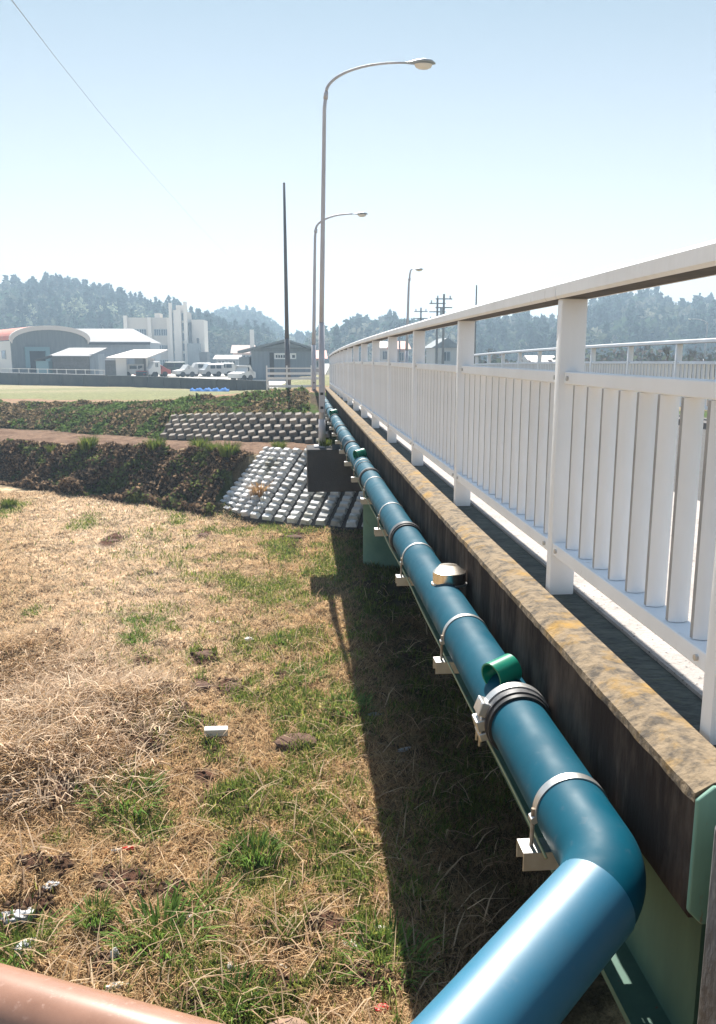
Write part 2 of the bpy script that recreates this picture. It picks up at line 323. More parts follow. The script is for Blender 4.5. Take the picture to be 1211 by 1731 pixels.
gy = np.concatenate([[-300, -120, -50, -20, -8, -3, 0, 1.5, 2.5], np.arange(3.2, 20, .07), np.arange(20, 38, .16), np.arange(38, 60, .8), np.arange(60, 130, 5), np.geomspace(135, 1500, 20)])
XX, YY = np.meshgrid(gx, gy); ZZ = groundz(XX, YY)
# keep the sheet under the block revetments and the far road clear of the pieces on it
g, s, pale = masks(XX, YY)
straw = np.array([.56, .39, .20]); pstraw = np.array([.80, .62, .44]); grn = np.array([.15, .19, .045]); soil = np.array([.10, .052, .035])
C = straw*(1-pale[..., None])+pstraw*pale[..., None]
thatch = np.clip(fbm(XX, YY, .16, 51, 3)*2.4-.75, 0, 1)[..., None]; C = C*(.25+.8*thatch)*1.0
C = C*(1-g[..., None]*.8)+grn*g[..., None]*.8
C = C*(1-s[..., None])+soil*s[..., None]
deck_shade = np.clip((XX-.55-fbm(XX, YY, .8, 66)*.5)/.7, 0, 1)[..., None]*(YY < 26)[..., None]*(XX < 7)[..., None]; C = C*(1-.65*deck_shade)+np.array([.035, .045, .025])*.65*deck_shade  # shade of the deck painted into the ground colour under the bridge
# terraces and banks beyond
fy = lambda k: np.interp(XX, sorted(ST), [ST[i][k][0] for i in sorted(ST)])
y1, y2, y3, y4, y5 = fy(1), fy(2), fy(3), fy(4), fy(5)
n4 = fbm(XX, YY, 1.2, 61); n5 = fbm(XX, YY, .4, 71)
def setc(mask, c):
    global C; m_ = np.clip(mask, 0, 1)[..., None]; C = C*(1-m_)+np.array(c)*m_
setc((YY > y1-.5)*1., (.13, .10, .06)); setc((YY > y1-.5)*(n5 > .55), (.07, .08, .03))
setc((YY > y2-.1)*1., (.20, .13, .09)); setc((YY > y2-.1)*np.clip((n5-.5)*6, 0, 1), (.13, .08, .055))
setc((YY > y2-.1)*(YY < y2+1.1)*np.clip((n4-.42)*6, 0, 1), (.42, .33, .2))
setc((YY > y3-.15)*1., (.10, .075, .05)); setc((YY > y3-.1)*np.clip((n4+n5-.85)*6, 0, 1), (.07, .11, .03))
setc((YY > y5)*1., (.24, .20, .11)); setc((YY > y5)*(YY < y5+9)*np.clip((fbm(XX*.3, YY, 1.6, 81)-.42)*9, 0, 1), (.30, .19, .13))
setc((YY > y5+8)*1., (.21, .21, .11)); setc((YY > y5+8)*np.clip((fbm(XX*.15, YY, 4, 91)-.48)*8, 0, 1), (.32, .27, .17))
setc((YY > 96)*1., (.16, .15, .12))
nx, ny = len(gx), len(gy); idx = np.arange(nx*ny).reshape(ny, nx)
F = np.stack([idx[:-1, :-1].ravel(), idx[:-1, 1:].ravel(), idx[1:, 1:].ravel(), idx[1:, :-1].ravel()], 1)
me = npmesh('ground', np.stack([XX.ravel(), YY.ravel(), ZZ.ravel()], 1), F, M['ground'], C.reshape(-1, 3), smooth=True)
go = inst('ground', me, (0, 0, 0)); tag(go, kind='structure')

# ---------------------------------------------------------------- grass
def blades(name, P, H, Wd, lean, cols, label, cat, mt='blade', wob=.3):
    n = len(P); a = rng.random(n)*2*math.pi; wa = a+math.pi/2+rng.normal(0, .4, n)
    dx, dy = np.cos(a), np.sin(a); wx, wy = np.cos(wa)*Wd/2, np.sin(wa)*Wd/2
    l = lean; up = np.sqrt(np.clip(1-l*l, .02, 1))
    mid = P+np.stack([dx*H*l*.4, dy*H*l*.4, H*up*.6], 1); tip = P+np.stack([dx*H*l, dy*H*l, H*up*np.where(l > .8, .7, 1)], 1)
    wv = np.stack([wx, wy, np.zeros(n)], 1)
    V = np.stack([P-wv, P+wv, mid+wv*.8, mid-wv*.8, tip+wv*.15, tip-wv*.15], 1).reshape(-1, 3)
    b = np.arange(n)[:, None]*6
    F = np.concatenate([b+[[0, 1, 2, 3]], b+[[3, 2, 4, 5]]])
    cc = np.repeat(cols, 6, 0)
    o = inst(name, npmesh(name, V, F, M[mt], cc), (0, 0, 0)); tag(o, label, cat, kind='stuff'); return o
def scatter(n, y0, y1, ul, ur, pw=1.0):
    # positions in a fan in front of the viewer's side of the field, denser close by
    Y = y0+(y1-y0)*rng.random(n)**pw; X = Y*(ul+(ur-ul)*rng.random(n)); X = np.clip(X, -14, 3.0+rng.random(n)*2); return X, Y
def ptsz(X, Y, dz=0): return np.stack([X, Y, groundz(X, Y)+dz], 1)
# dry blades lying about
X, Y = scatter(330000, 4.0, 26, -.52, .34, 1.25)
g, s, p = masks(X, Y); hp = heap(X, Y)
k = (rng.random(len(X)) < np.clip(.85-g*.6-s*.95+hp*1.2, .03, 1)) & (X < np.maximum(.36*Y, 1)) & (Y < np.interp(X, sorted(ST), [ST[i][1][0] for i in sorted(ST)])+.3)
X, Y, p, hp = X[k], Y[k], p[k], hp[k]; n = len(X); d = np.sqrt(X*X+Y*Y+18)
sh = (.72+.5*rng.random(n)**1.2)[:, None]; t = rng.random(n)[:, None]
cs = (np.array([.62, .44, .24])*(1-t)+np.array([.42, .25, .12])*t)*(1-p[:, None]*.6)+np.array([.82, .65, .47])*p[:, None]*.6
cs = cs*sh*np.where(rng.random((n, 1)) < .22, .35, 1.08)*(1-.6*np.clip((X-.75)/.7, 0, 1))[:, None]  # last factor paints the bridge shade into the straw colours
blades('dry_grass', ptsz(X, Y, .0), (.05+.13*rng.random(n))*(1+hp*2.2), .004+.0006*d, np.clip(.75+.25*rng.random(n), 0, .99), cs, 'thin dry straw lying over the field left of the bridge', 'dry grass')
# green blades
X, Y = scatter(300000, 4.0, 24, -.52, .34, 1.25)
g, s, p = masks(X, Y); k = (rng.random(len(X)) < np.clip(g*1.25, .015, 1)) & (Y < np.interp(X, sorted(ST), [ST[i][1][0] for i in sorted(ST)]))
X, Y = X[k], Y[k]; n = len(X); d = np.sqrt(X*X+Y*Y+18); t = rng.random(n)[:, None]
cs = (np.array([.08, .17, .03])*(1-t)+np.array([.37, .37, .09])*t)*(.6+.7*rng.random((n, 1)))*(1-.5*np.clip((X-.75)/.7, 0, 1))[:, None]  # blades under the bridge darkened too, shade painted into their colour
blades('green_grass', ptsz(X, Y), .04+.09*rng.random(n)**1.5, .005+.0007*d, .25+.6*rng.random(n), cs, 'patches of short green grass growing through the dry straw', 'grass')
# long tangled stems on the cut straw heap
hx, hy = G(120, 1230); n = 9000
X = hx+rng.normal(0, .95, n); Y = hy+rng.normal(0, 1.5, n); k = heap(X, Y) > .06; X, Y = X[k], Y[k]; n = len(X)
t = rng.random((n, 1)); cs = (np.array([.92, .73, .53])*(1-t)+np.array([.40, .26, .16])*t)*(.35+.85*rng.random((n, 1)))
blades('straw_heap', ptsz(X, Y, .02), .10+.42*rng.random(n)**1.6, .006+.012*rng.random(n), .80+.19*rng.random(n), cs, 'tangled heap of long cut straw at the left of the field', 'straw heap')
# loose long stems over the whole near field
n = 2600; X, Y = scatter(n, 4.2, 17, -.48, .28, 1.2)
t = rng.random((n, 1)); cs = (np.array([.62, .48, .32])*(1-t)+np.array([.36, .22, .13])*t)*(.6+.6*rng.random((n, 1)))
blades('loose_straw_stems', ptsz(X, Y, .03), .15+.35*rng.random(n), .008+.006*rng.random(n), .88+.11*rng.random(n), cs, 'long pale straw stems scattered loosely across the near field', 'straw')

# crumbs and clods of turned soil
n = 5200; X, Y = scatter(n*3, 4.2, 13, -.50, .26, 1.2); g, s, p = masks(X, Y); k = rng.random(len(X)) < np.clip(s*.9+.10, 0, 1); X, Y = X[k][:n], Y[k][:n]; n = len(X)
P = ptsz(X, Y, .0); sz = (.012+.035*rng.random(n)**2.5)[:, None]
OV = np.array([(1, 0, 0), (0, 1, 0), (-1, 0, 0), (0, -1, 0), (0, 0, .8), (0, 0, -.6)], float)
V = (P[:, None, :]+OV[None]*sz[:, :, None]*(.6+.8*rng.random((n, 6, 1)))).reshape(-1, 3); OF = np.array([(0, 1, 4), (1, 2, 4), (2, 3, 4), (3, 0, 4), (1, 0, 5), (2, 1, 5), (3, 2, 5), (0, 3, 5)])
F = (np.arange(n)[:, None, None]*6+OF[None]).reshape(-1, 3); t = rng.random((n, 1)); cs = np.repeat((np.array([.075, .042, .03])*(1-t)+np.array([.22, .14, .09])*t), 6, 0)
tag(inst('soil_clods', npmesh('soil_clods', V, F, M['blade'], cs), (0, 0, 0)), 'crumbs of dark turned soil scattered between the grass', 'soil', kind='stuff')

# countable green tufts
def tuft_mesh(name, n, r, h, c1, c2, w=.014):
    a = rng.random(n)*6.28; q = r*np.sqrt(rng.random(n)); P = np.stack([np.cos(a)*q, np.sin(a)*q, np.zeros(n)], 1)
    H = h*(.5+.6*rng.random(n)); l = .15+.55*rng.random(n); W_ = np.full(n, w); wa = a+1.57
    mid = P+np.stack([np.cos(a)*H*l*.35, np.sin(a)*H*l*.35, H*.6], 1); tip = P+np.stack([np.cos(a)*H*l, np.sin(a)*H*l, H*np.sqrt(1-l*l)], 1)
    wv = np.stack([np.cos(wa)*W_/2, np.sin(wa)*W_/2, np.zeros(n)], 1)
    V = np.stack([P-wv, P+wv, mid+wv*.8, mid-wv*.8, tip+wv*.15, tip-wv*.15], 1).reshape(-1, 3); b = np.arange(n)[:, None]*6
    F = np.concatenate([b+[[0, 1, 2, 3]], b+[[3, 2, 4, 5]]]); t = rng.random((n, 1)); cs = np.repeat(np.array(c1)*(1-t)+np.array(c2)*t, 6, 0)
    return npmesh(name, V, F, M['blade'], cs)
T1 = [tuft_mesh('grass_tuft', 150, .20, .22, (.07, .15, .03), (.20, .30, .06), .012) for _ in range(3)]
T2 = [tuft_mesh('grass_tuft_far', 260, .32, .55, (.06, .11, .02), (.22, .24, .05), .03) for _ in range(3)]
tf = [(270,1590,1.5,'big bright green grass tuft near the bottom left, below the dark hole'),(345,1528,1.1,'green grass tuft beside the small black and white can'),(160,1562,.7,'small green tuft between two bare brown soil patches'),
      (395,1692,.9,'low dark green rosette near the bottom edge of the field'),(655,1625,1.3,'green tuft right on the edge of the bridge shadow'),(215,1360,1.5,'broad green tuft below the straw heap, left of the middle'),(245,1400,1.2,'green tuft just under the broad one below the straw heap'),
      (60,1032,.9,'single green tuft alone on the pale straw at far left'),(213,1047,.8,'small upright green tuft left of a wider one on pale straw'),(245,1058,1.3,'wider green tuft on the pale straw, centre of three'),(232,1085,1.1,'low green tuft lowest of the three on the pale straw'),
      (30,1600,1.2,'green tuft at the left edge above the brown handrail'),(430,1450,1.0,'green tuft in the mid field left of the yellow wrapper'),(590,1200,1.2,'bright green weed clump touching the bridge shadow edge'),(520,1150,1.0,'leafy green clump between brown molehills in mid field'),(475,1090,.9,'green clump beside the pale round stone')]
for i, (px, py, sc, lb) in enumerate(tf):
    x, y = G(px, py); o = inst('grass_tuft', T1[i % 3], (x, y, float(groundz(np.array([x]), np.array([y]))[0])-.01), rot=(0, 0, i*1.3), scale=(sc*1.1, sc*1.1, sc*.55)); tag(o, lb, 'grass tuft', 'green grass tufts in the field')
tf2 = [(90,748,'leafy green tuft on the scrub bank top near the left edge'),(265,760,'tall green tuft on the bank top left of the yellow one'),(362,768,'yellow green tuft on the bank top right of the tall one'),(388,772,'small green tuft just left of the pale block slope'),
       (472,766,'short green tuft at the top corner of the pale block slope'),(340,840,'yellow green weed at the foot of the scrub bank beside the blocks'),(15,858,'green tuft at the left edge at the foot of the scrub bank'),(150,752,'small green tuft on the bank top right of the leftmost')]
for i, (px, py, lb) in enumerate(tf2):
    Z = GZ if py > 800 else -2.85; p = onz(px, py, Z); o = inst('grass_tuft', T2[i % 3], (p.x, p.y, float(groundz(np.array([p.x]), np.array([p.y]))[0])-.02), rot=(0, 0, i), scale=(.6+.2*(i % 2),)*3); tag(o, lb, 'grass tuft', 'green tufts along the scrub bank')

# ---------------------------------------------------------------- leafy mass builder
def leafquads(P, size, cols, flat=0):
    n = len(P); a = rng.normal(size=(n, 3)); a /= np.linalg.norm(a, axis=1)[:, None]; b = np.cross(a, rng.normal(size=(n, 3))); b /= np.linalg.norm(b, axis=1)[:, None]
    s = (size*(.6+.8*rng.random(n)))[:, None] if np.ndim(size) else size*(.6+.8*rng.random((n, 1)))
    V = np.stack([P-a*s, P-b*s*.6, P+a*s, P+b*s*.6], 1).reshape(-1, 3); F = np.arange(4*n).reshape(n, 4); return V, F, np.repeat(cols, 4, 0)
# scrub on the steep bank
n = 60000; X = rng.uniform(-16, -.6, n)
ks = sorted(ST); yf = np.interp(X, ks, [ST[i][1][0] for i in ks]); yt = np.interp(X, ks, [ST[i][2][0] for i in ks])
Y = yf-.5+(yt-yf+.7)*rng.random(n); edge = (X < -2.15) | ((X < -.75) & (Y > 22.3+(X+2.15)*.786))
X, Y = X[edge], Y[edge]; yf_, yt_ = yf[edge], yt[edge]; n = len(X); lump = fbm(X, Y, .8, 101); Z = groundz(X, Y)+rng.random(n)*.55*np.clip(lump*2.2-.65, .06, 1)*np.clip(1.25-(Y-yf_)/(yt_-yf_)*.8, .35, 1)
t = fbm(X, Y+Z, .5, 111)[:, None]; r_ = rng.random((n, 1))
cs = np.where(t+r_*.25 > .74, np.array([.15, .18, .06]), np.where(r_ > .55, np.array([.32, .22, .14]), np.array([.11, .075, .052])))*(.5+.9*rng.random((n, 1)))
V, F, cc = leafquads(np.stack([X, Y, Z], 1), .065, cs); tag(inst('bank_scrub', npmesh('bank_scrub', V, F, M['leaf'], cc), (0, 0, 0)), 'dark brown and green scrub covering the steep bank', 'scrub', kind='stuff')
# weeds on the upper bank and bank near the abutment
n = 42000; X = rng.uniform(-20, .55, n)
y3_ = np.interp(X, ks, [ST[i][3][0] for i in ks]); y5_ = np.interp(X, ks, [ST[i][5][0] for i in ks]); Y = y3_-.1+(y5_-y3_+.6)*rng.random(n)
rev2 = (X > -4.4) & (Y < np.interp(X, ks, [ST[i][4][0] for i in ks])+.25)
X, Y = X[~rev2], Y[~rev2]; n = len(X); lump = fbm(X, Y, .7, 121); Z = groundz(X, Y)+rng.random(n)*.28*np.clip(lump*2-.6, .1, 1)
t = fbm(X, Y, .6, 131)[:, None]; r_ = rng.random((n, 1))
cs = np.where(t+r_*.25 > .66, np.array([.13, .19, .06]), np.where(r_ > .45, np.array([.30, .22, .13]), np.array([.10, .085, .05])))*(.5+.9*rng.random((n, 1)))
V, F, cc = leafquads(np.stack([X, Y, Z], 1), .07, cs); tag(inst('embankment_weeds', npmesh('embankment_weeds', V, F, M['leaf'], cc), (0, 0, 0)), 'low green and brown weeds on the approach embankment', 'weeds', kind='stuff')

# ---------------------------------------------------------------- block revetments
def block_mesh(name, m, sx, sy, sz):
    b = MB(); b.add([(-sx, -sy, 0), (sx, -sy, 0), (sx, sy, 0), (-sx, sy, 0), (-sx*.75, -sy*.6, sz), (sx*.75, -sy*.6, sz), (sx*.8, sy*.8, sz*.75), (-sx*.8, sy*.8, sz*.75)],
                     [(0, 3, 2, 1), (4, 5, 6, 7), (0, 1, 5, 4), (1, 2, 6, 5), (2, 3, 7, 6), (3, 0, 4, 7)])
    return b.mesh(name, m)
def patch_rev(name, lab, F0, T0, nu, nv, bmesh_, slab_m, stag=0, jit=.01, lift=.06):
    """F0/T0: lists of foot and top points (polyline), nu columns, nv rows"""
    root = empty(name, F0[0]); tag(root, lab, 'retaining slope')
    def pl(L, u):
        seg = [(Vector(L[i+1])-Vector(L[i])).length for i in range(len(L)-1)]; tot = sum(seg); s = u*tot
        for i, q in enumerate(seg):
            if s <= q or i == len(seg)-1: return Vector(L[i]).lerp(Vector(L[i+1]), s/q)
            s -= q
    org = Vector(F0[0]); b = MB(); NU = 24
    vs = []
    for i in range(NU+1):
        f, t = pl(F0, i/NU), pl(T0, i/NU)
        vs += [f-org-Vector((0, .0, .5)), f-org, t-org, t-org+Vector((0, .4, -.4))]
    fs = []
    for i in range(NU):
        for j in range(3): a = i*4+j; fs.append((a, a+4, a+5, a+1))
    b.add(vs, fs); b.build('backing', slab_m, root)
    for i in range(nu):
        for j in range(nv):
            u = (i+.5+(stag*.5 if j % 2 else 0))/nu; v = (j+.5)/nv
            if u > 1: continue
            f, t = pl(F0, u), pl(T0, u); f2, t2 = pl(F0, min(u+.01, 1)), pl(T0, min(u+.01, 1))
            if u > .985: f2, t2 = f+(f-pl(F0, u-.01)), t+(t-pl(T0, u-.01))
            p = f.lerp(t, v); yv = (t-f).normalized(); xv = (f2.lerp(t2, v)-p).normalized(); zv = xv.cross(yv).normalized(); xv = yv.cross(zv)
            wid = (f2.lerp(t2, v)-p).length/.01/nu; hgt = (t-f).length/nv
            Mx = Matrix((xv, yv, zv)).transposed().to_4x4(); o = bpy.data.objects.new('block', bmesh_); COL.objects.link(o); o.parent = root
            o.matrix_basis = Matrix.Translation(p-org+zv*.01) @ Mx @ Matrix.Rotation(random.uniform(-.10, .10), 4, 'Z') @ Matrix.Rotation(random.uniform(-.08, .08), 4, 'X') @ Matrix.Diagonal((wid*random.uniform(.93, 1.02), hgt*random.uniform(.9, 1.05), random.uniform(.85, 1.1), 1))
    return root
B1 = block_mesh('block', M['block'], .36, .43, .13)
e = .07
F1 = [(-2.15, 22.2, GZ+e), (-1.0, 20.8, GZ+e), (.2, 19.95, GZ+e), (1.6, 19.45, GZ+e), (6.6, 19.35, GZ+e)]
T1_ = [(-.75, 23.3, -2.62), (-.35, 22.6, -2.58), (.3, 22.1, -2.55), (1.6, 21.95, -2.55), (6.6, 21.95, -2.55)]
patch_rev('block_revetment', 'pale concrete block slope under the bridge end, curving round to the left', F1, T1_, 25, 14, B1, M['gap'])
B2 = block_mesh('block', M['block_old'], .38, .36, .14)
F2 = [(-4.55, 28.45, -2.86), (-1.5, 26.8, -2.84), (1.0, 25.95, -2.84)]
T2_ = [(-4.25, 29.6, -2.16), (-1.5, 27.95, -1.98), (1.0, 27.1, -1.93)]
patch_rev('old_block_revetment', 'weathered brown block facing on the terrace step below the weeds', F2, T2_, 17, 5, B2, M['gap'], stag=1)

# ---------------------------------------------------------------- bridge
CURV = .00035
def off(Y): return CURV*Y*Y
def bp(X, Y, Z): return Vector((X+off(Y), Y, Z-off(Y)))
def path(y0, y1, X=0, Z=0, step=1.0):
    n = max(1, int(round((y1-y0)/step))); return [bp(X, y0+(y1-y0)*i/n, Z) for i in range(n+1)]
YE = 32.2; Y0 = 1.6
bridge = empty('road_bridge'); tag(bridge, 'narrow road bridge with dark stained concrete edge and green girders', 'bridge')
MB().sweep([(1.005, -.9505), (1.125, -.9505), (1.125, -1.10), (1.005, -1.10)], path(Y0, YE)).build('dark_strip', M['dark_deck'], bridge)
MB().sweep([(1.127, -.94), (2.6, -.93), (2.6, -1.10), (1.127, -1.10)], path(Y0, YE)).build('walkway', M['deck'], bridge)
MB().sweep([(2.602, -1.03), (5.85, -1.03), (5.85, -1.16), (2.602, -1.16)], path(Y0, YE)).build('roadway', M['asphalt'], bridge)
MB().sweep([(5.852, -.94), (6.4, -.94), (6.4, -1.2), (5.852, -1.2)], path(Y0, YE)).build('far_kerb', M['conc'], bridge)
# kerb: dark face and lichened cap, made uneven along the edge
def rough_sweep(prof, jit, step, name, m, parent, y1=YE, lockn=()):
    b = MB(); P = path(Y0, y1, step=step); n = len(prof); base = []
    for p in P:
        near = max(.15, min(1, 3/p.y))
        for k, (a, c) in enumerate(prof):
            j = 0 if k in lockn else jit
            b.v.append((p.x+a+random.uniform(-j, j), p.y, p.z+c+random.uniform(-j, j)))
    for i in range(len(P)-1):
        for k in range(n): q = (k+1) % n; b.f.append((i*n+k, i*n+q, (i+1)*n+q, (i+1)*n+k))
    b.f.append(tuple(range(n))); b.f.append(tuple((len(P)-1)*n+k for k in range(n)))
    return b.build(name, m, parent)
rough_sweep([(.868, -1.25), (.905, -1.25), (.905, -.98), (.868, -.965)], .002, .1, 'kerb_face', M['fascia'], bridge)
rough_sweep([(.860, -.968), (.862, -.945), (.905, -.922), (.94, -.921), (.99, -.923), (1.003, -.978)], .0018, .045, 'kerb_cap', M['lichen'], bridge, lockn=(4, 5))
MB().sweep([(.88, -1.2), (6.38, -1.2), (6.38, -1.162), (.88, -1.162)], path(Y0, YE)).build('deck_soffit', M['darkconc'], bridge)
def girder(X):
    g_ = MB().sweep([(X, -1.203), (X+.014, -1.203), (X+.014, -1.64), (X, -1.64)], path(Y0+.02, YE-.3)).build('girder', M['green_steel'], bridge)
    MB().sweep([(X-.10, -1.64), (X+.114, -1.64), (X+.114, -1.662), (X-.10, -1.662)], path(Y0+.02, YE-.3)).build('flange', M['green_steel'], g_)
for X_ in (.915, 2.6, 4.3, 6.0): girder(X_)
# end plate (green) with chamfered corners
MB().prism([(.862, -.955), (.90, -.925), (1.25, -.925), (1.25, -1.26), (.895, -1.26), (.862, -1.225)], 1.585, 1.598).build('end_plate', M['green_plate'], bridge, bevel=.004)
# concrete bearing wall in front of it
ab = MB().box(.853, 6.6, .9, 1.5, -4.6, -.953).build('abutment', M['conc'], bridge, bevel=.01)
MB().box(1.02, 6.6, 1.52, 1.60, -4.6, -1.70).build('bearing_shelf', M['conc'], bridge)
# pier: cap beam with overhanging end and rounded column wall
MB().box(.25, 6.9, 15.9, 16.75, -2.655, -1.822).build('pier_cap', M['darkconc'], bridge, bevel=.02)
b = MB(); poly = []
for a in range(90, 271, 15): poly.append((1.82+.45*math.cos(R(a)), 16.35+.42*math.sin(R(a))))
for a in range(-90, 91, 15): poly.append((5.6+.45*math.cos(R(a)), 16.35+.42*math.sin(R(a))))
n = len(poly); b.add([(x, y, -4.6) for x, y in poly]+[(x, y, -2.66) for x, y in poly], [(i, (i+1) % n, (i+1) % n+n, i+n) for i in range(n)]+[tuple(range(n)), tuple(range(n, 2*n))])
b.build('pier', M['green_pier'], bridge, smooth=True, auto=50)
for X_ in (.915, 2.6, 4.3, 6.0): MB().box(X_-.10+off(16), X_+.12+off(16), 16.0, 16.4, -1.822, -1.662-off(16.2)).build('bearing', M['green_steel'], bridge)
# far abutment
MB().box(.47, 7.4, 31.9, 32.8, -3.4, -2.16).build('far_abutment', M['darkconc'], bridge, bevel=.02)
MB().box(1.25, 7.4, 32.25, 33.0, -2.16, -1.32).build('backwall', M['darkconc'], bridge)
rd = MB().sweep([(1.2, -.97), (6.5, -.97), (6.5, -1.4), (1.2, -1.4)], [bp(0, 32.25, 0), bp(0, 36, 0), Vector((off(36)+.6, 50, -off(36)-.25)), Vector((2, 70, -.9)), Vector((3.5, 95, -1.5))]).build('road', M['asphalt']); tag(rd, kind='structure')

# ---------------------------------------------------------------- railings
def prism_mesh(name, m, x0, x1, y0, y1, z0, z1, bev=.006, seg=2):
    me = MB().box(x0, x1, y0, y1, z0, z1).mesh(name, m); bm = bmesh.new(); bm.from_mesh(me)
    bmesh.ops.bevel(bm, geom=bm.edges[:], offset=bev, segments=seg, profile=.6, affect='EDGES'); bm.to_mesh(me); bm.free()
    me.polygons.foreach_set('use_smooth', [True]*len(me.polygons)); me.set_sharp_from_angle(angle=R(50)); return me
def slat_mesh():
    b = MB(); w, t = .0290, .008; pr = []
    for i in range(9):
        a = -w+2*w*i/8; pr.append((a, -t-.012*(1-(a/w)**2)))
    pr += [(w, t), (-w, t)]
    vs = [(x, y, z) for z in (-.733, -.114) for x, y in pr]; n = len(pr)
    b.add(vs, [(i, (i+1) % n, (i+1) % n+n, i+n) for i in range(n)]+[tuple(range(n)), tuple(range(n, 2*n))])
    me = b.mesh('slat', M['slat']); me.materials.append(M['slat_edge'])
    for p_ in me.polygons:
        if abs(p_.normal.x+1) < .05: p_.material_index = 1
    me.polygons.foreach_set('use_smooth', [True]*len(me.polygons)); me.set_sharp_from_angle(angle=R(35)); return me
PM = prism_mesh('post', M['rail'], -.05, .05, -.027, .027, -.952, .2058)
SM = slat_mesh()
postsY = [3.165-1.31]+[3.165+2.0*i for i in range(15)]   # 1.795, 3.165 ... 31.165
def railing(Xc, name, label, side):
    root = empty(name); tag(root, label, 'railing')
    for y in postsY: inst('post', PM, bp(Xc, y, 0), root)
    # top rail in lengths with a narrow joint over every second post
    cuts = [1.2]+[postsY[i]-.0 for i in range(1, len(postsY), 2)]+[YE-.6]
    pr = [(-.062, .205), (-.070, .215), (-.070, .255), (-.060, .266), (.060, .266), (.070, .255), (.070, .215), (.064, .205), (.058, .205), (.056, .255), (-.056, .255), (-.058, .205)]
    for a, c in zip(cuts[:-1], cuts[1:]):
        MB().sweep([(Xc+x, z) for x, z in pr], path(a+.004, c-.004, step=.8)).build('top_rail', M['rail'], root); MB().sweep([(Xc-.0575, .2062), (Xc+.0575, .2062), (Xc+.0575, .2120), (Xc-.0575, .2120)], path(a+.004, c-.004, step=.8)).build('underside_shade_strip', M['rail_shade'], root)  # dark strip added flush below each length to paint its underside shade
    for a, c in zip([1.2]+postsY, postsY+[YE-.6]):
        MB().sweep([(Xc-.03, -.112), (Xc+.03, -.112), (Xc+.03, -.066), (Xc-.03, -.066)], [bp(0, a+.0285, 0), bp(0, c-.0285, 0)]).build('middle_rail', M['rail'], root, bevel=.004)
        MB().sweep([(Xc-.045, -.785), (Xc+.036, -.785), (Xc+.036, -.735), (Xc-.045, -.735)], [bp(0, a+.0285, 0), bp(0, c-.0285, 0)]).build('bottom_rail', M['rail'], root, bevel=.004)
        ns = int(round((c-a)/.143)); 
        for i in range(1, ns):
            y = a+(c-a)*i/ns; inst('slat', SM, bp(Xc, y, 0), root)
    BM_ = MB().tube([(0, 0, 0), (-.008, 0, 0)], .009, 6).mesh('bolt', M['steel'])
    for y in postsY[:8]:
        for z_ in (-.09, -.76):
            for dy in (-.075, .075): inst('bolt', BM_, bp(Xc-(.03 if z_ > -.5 else .045), y+dy, z_), root)
    return root
railing(1.06, 'bridge_railing', 'near white bridge railing with slats on the kerb beside the pipe', 1)
railing(6.15, 'bridge_railing', 'far white bridge railing seen over the roadway', -1)

# ---------------------------------------------------------------- water pipe
PX, PZ, PR = .745, -1.235, .100
pipe = empty('water_pipe', (0, 0, 0)); tag(pipe, 'thick blue water pipe running along the bridge and bending down left', 'pipe')
C0 = Vector((PX, 1.73, PZ)); a_, e_ = R(-130), R(-10)
dl = Vector((math.sin(a_)*math.cos(e_), math.cos(a_)*math.cos(e_), math.sin(e_)))
def bend(A, B, C, r, n=14):
    """arc-like fillet at B"""
    u = (A-B).normalized(); v = (C-B).normalized(); s = B+u*r; t = B+v*r
    return [((1-k/n)**2)*s+2*(k/n)*(1-k/n)*B+((k/n)**2)*t for k in range(n+1)]
A = bp(PX, 3.0, PZ); el = bend(A, C0+Vector((0, 0, 0)), C0+dl, .11)
leg_end = C0+dl*2.2
nearpts = [bp(PX, 2.62, PZ)]+el
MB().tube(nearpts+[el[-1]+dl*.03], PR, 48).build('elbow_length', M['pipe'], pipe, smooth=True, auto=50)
MB().tube([el[-1]-dl*.03, leg_end], PR+.0012, 48, True).build('bent_length', M['pipe_lit'], pipe, smooth=True, auto=50)
joints = [2.62, 5.50, 8.32, 11.2, 14.1, 17.0, 19.9, 22.8, 25.7, 28.6, 31.2]
for a, c in zip(joints[:-1], joints[1:]):
    MB().tube([bp(PX, a+.004+(c-a-.004)*i/6, PZ) for i in range(7)], PR, 40).build('pipe_length', M['pipe'], pipe, smooth=True, auto=50)
pe = [bp(PX, 31.2, PZ)]+bend(bp(PX, 31.2, PZ), Vector((1.06, 32.0, -1.66)), Vector((.1, 32.6, -1.62)), .25, 8)+[Vector((.22, 32.5, -1.64))]
MB().tube(pe, PR, 24).build('far_elbow', M['pipe'], pipe, smooth=True, auto=50)
def ringpts(Y, r0, r1, w, seg=48, a0=0, a1=360):
    b = MB(); full = a1-a0 >= 360; n = seg; c = bp(PX, Y, PZ)
    for k in range(n+(0 if full else 1)):
        a = R(a0+(a1-a0)*k/n)
        for rr, yy in ((r0, -w/2), (r1, -w/2), (r1, w/2), (r0, w/2)): b.v.append((c.x+rr*math.cos(a), c.y+yy, c.z+rr*math.sin(a)))
    m = n if full else n
    for k in range(m):
        q = (k+1) % n if full else k+1
        for j in range(4): b.f.append((k*4+j, k*4+(j+1) % 4, q*4+(j+1) % 4, q*4+j))
    return b
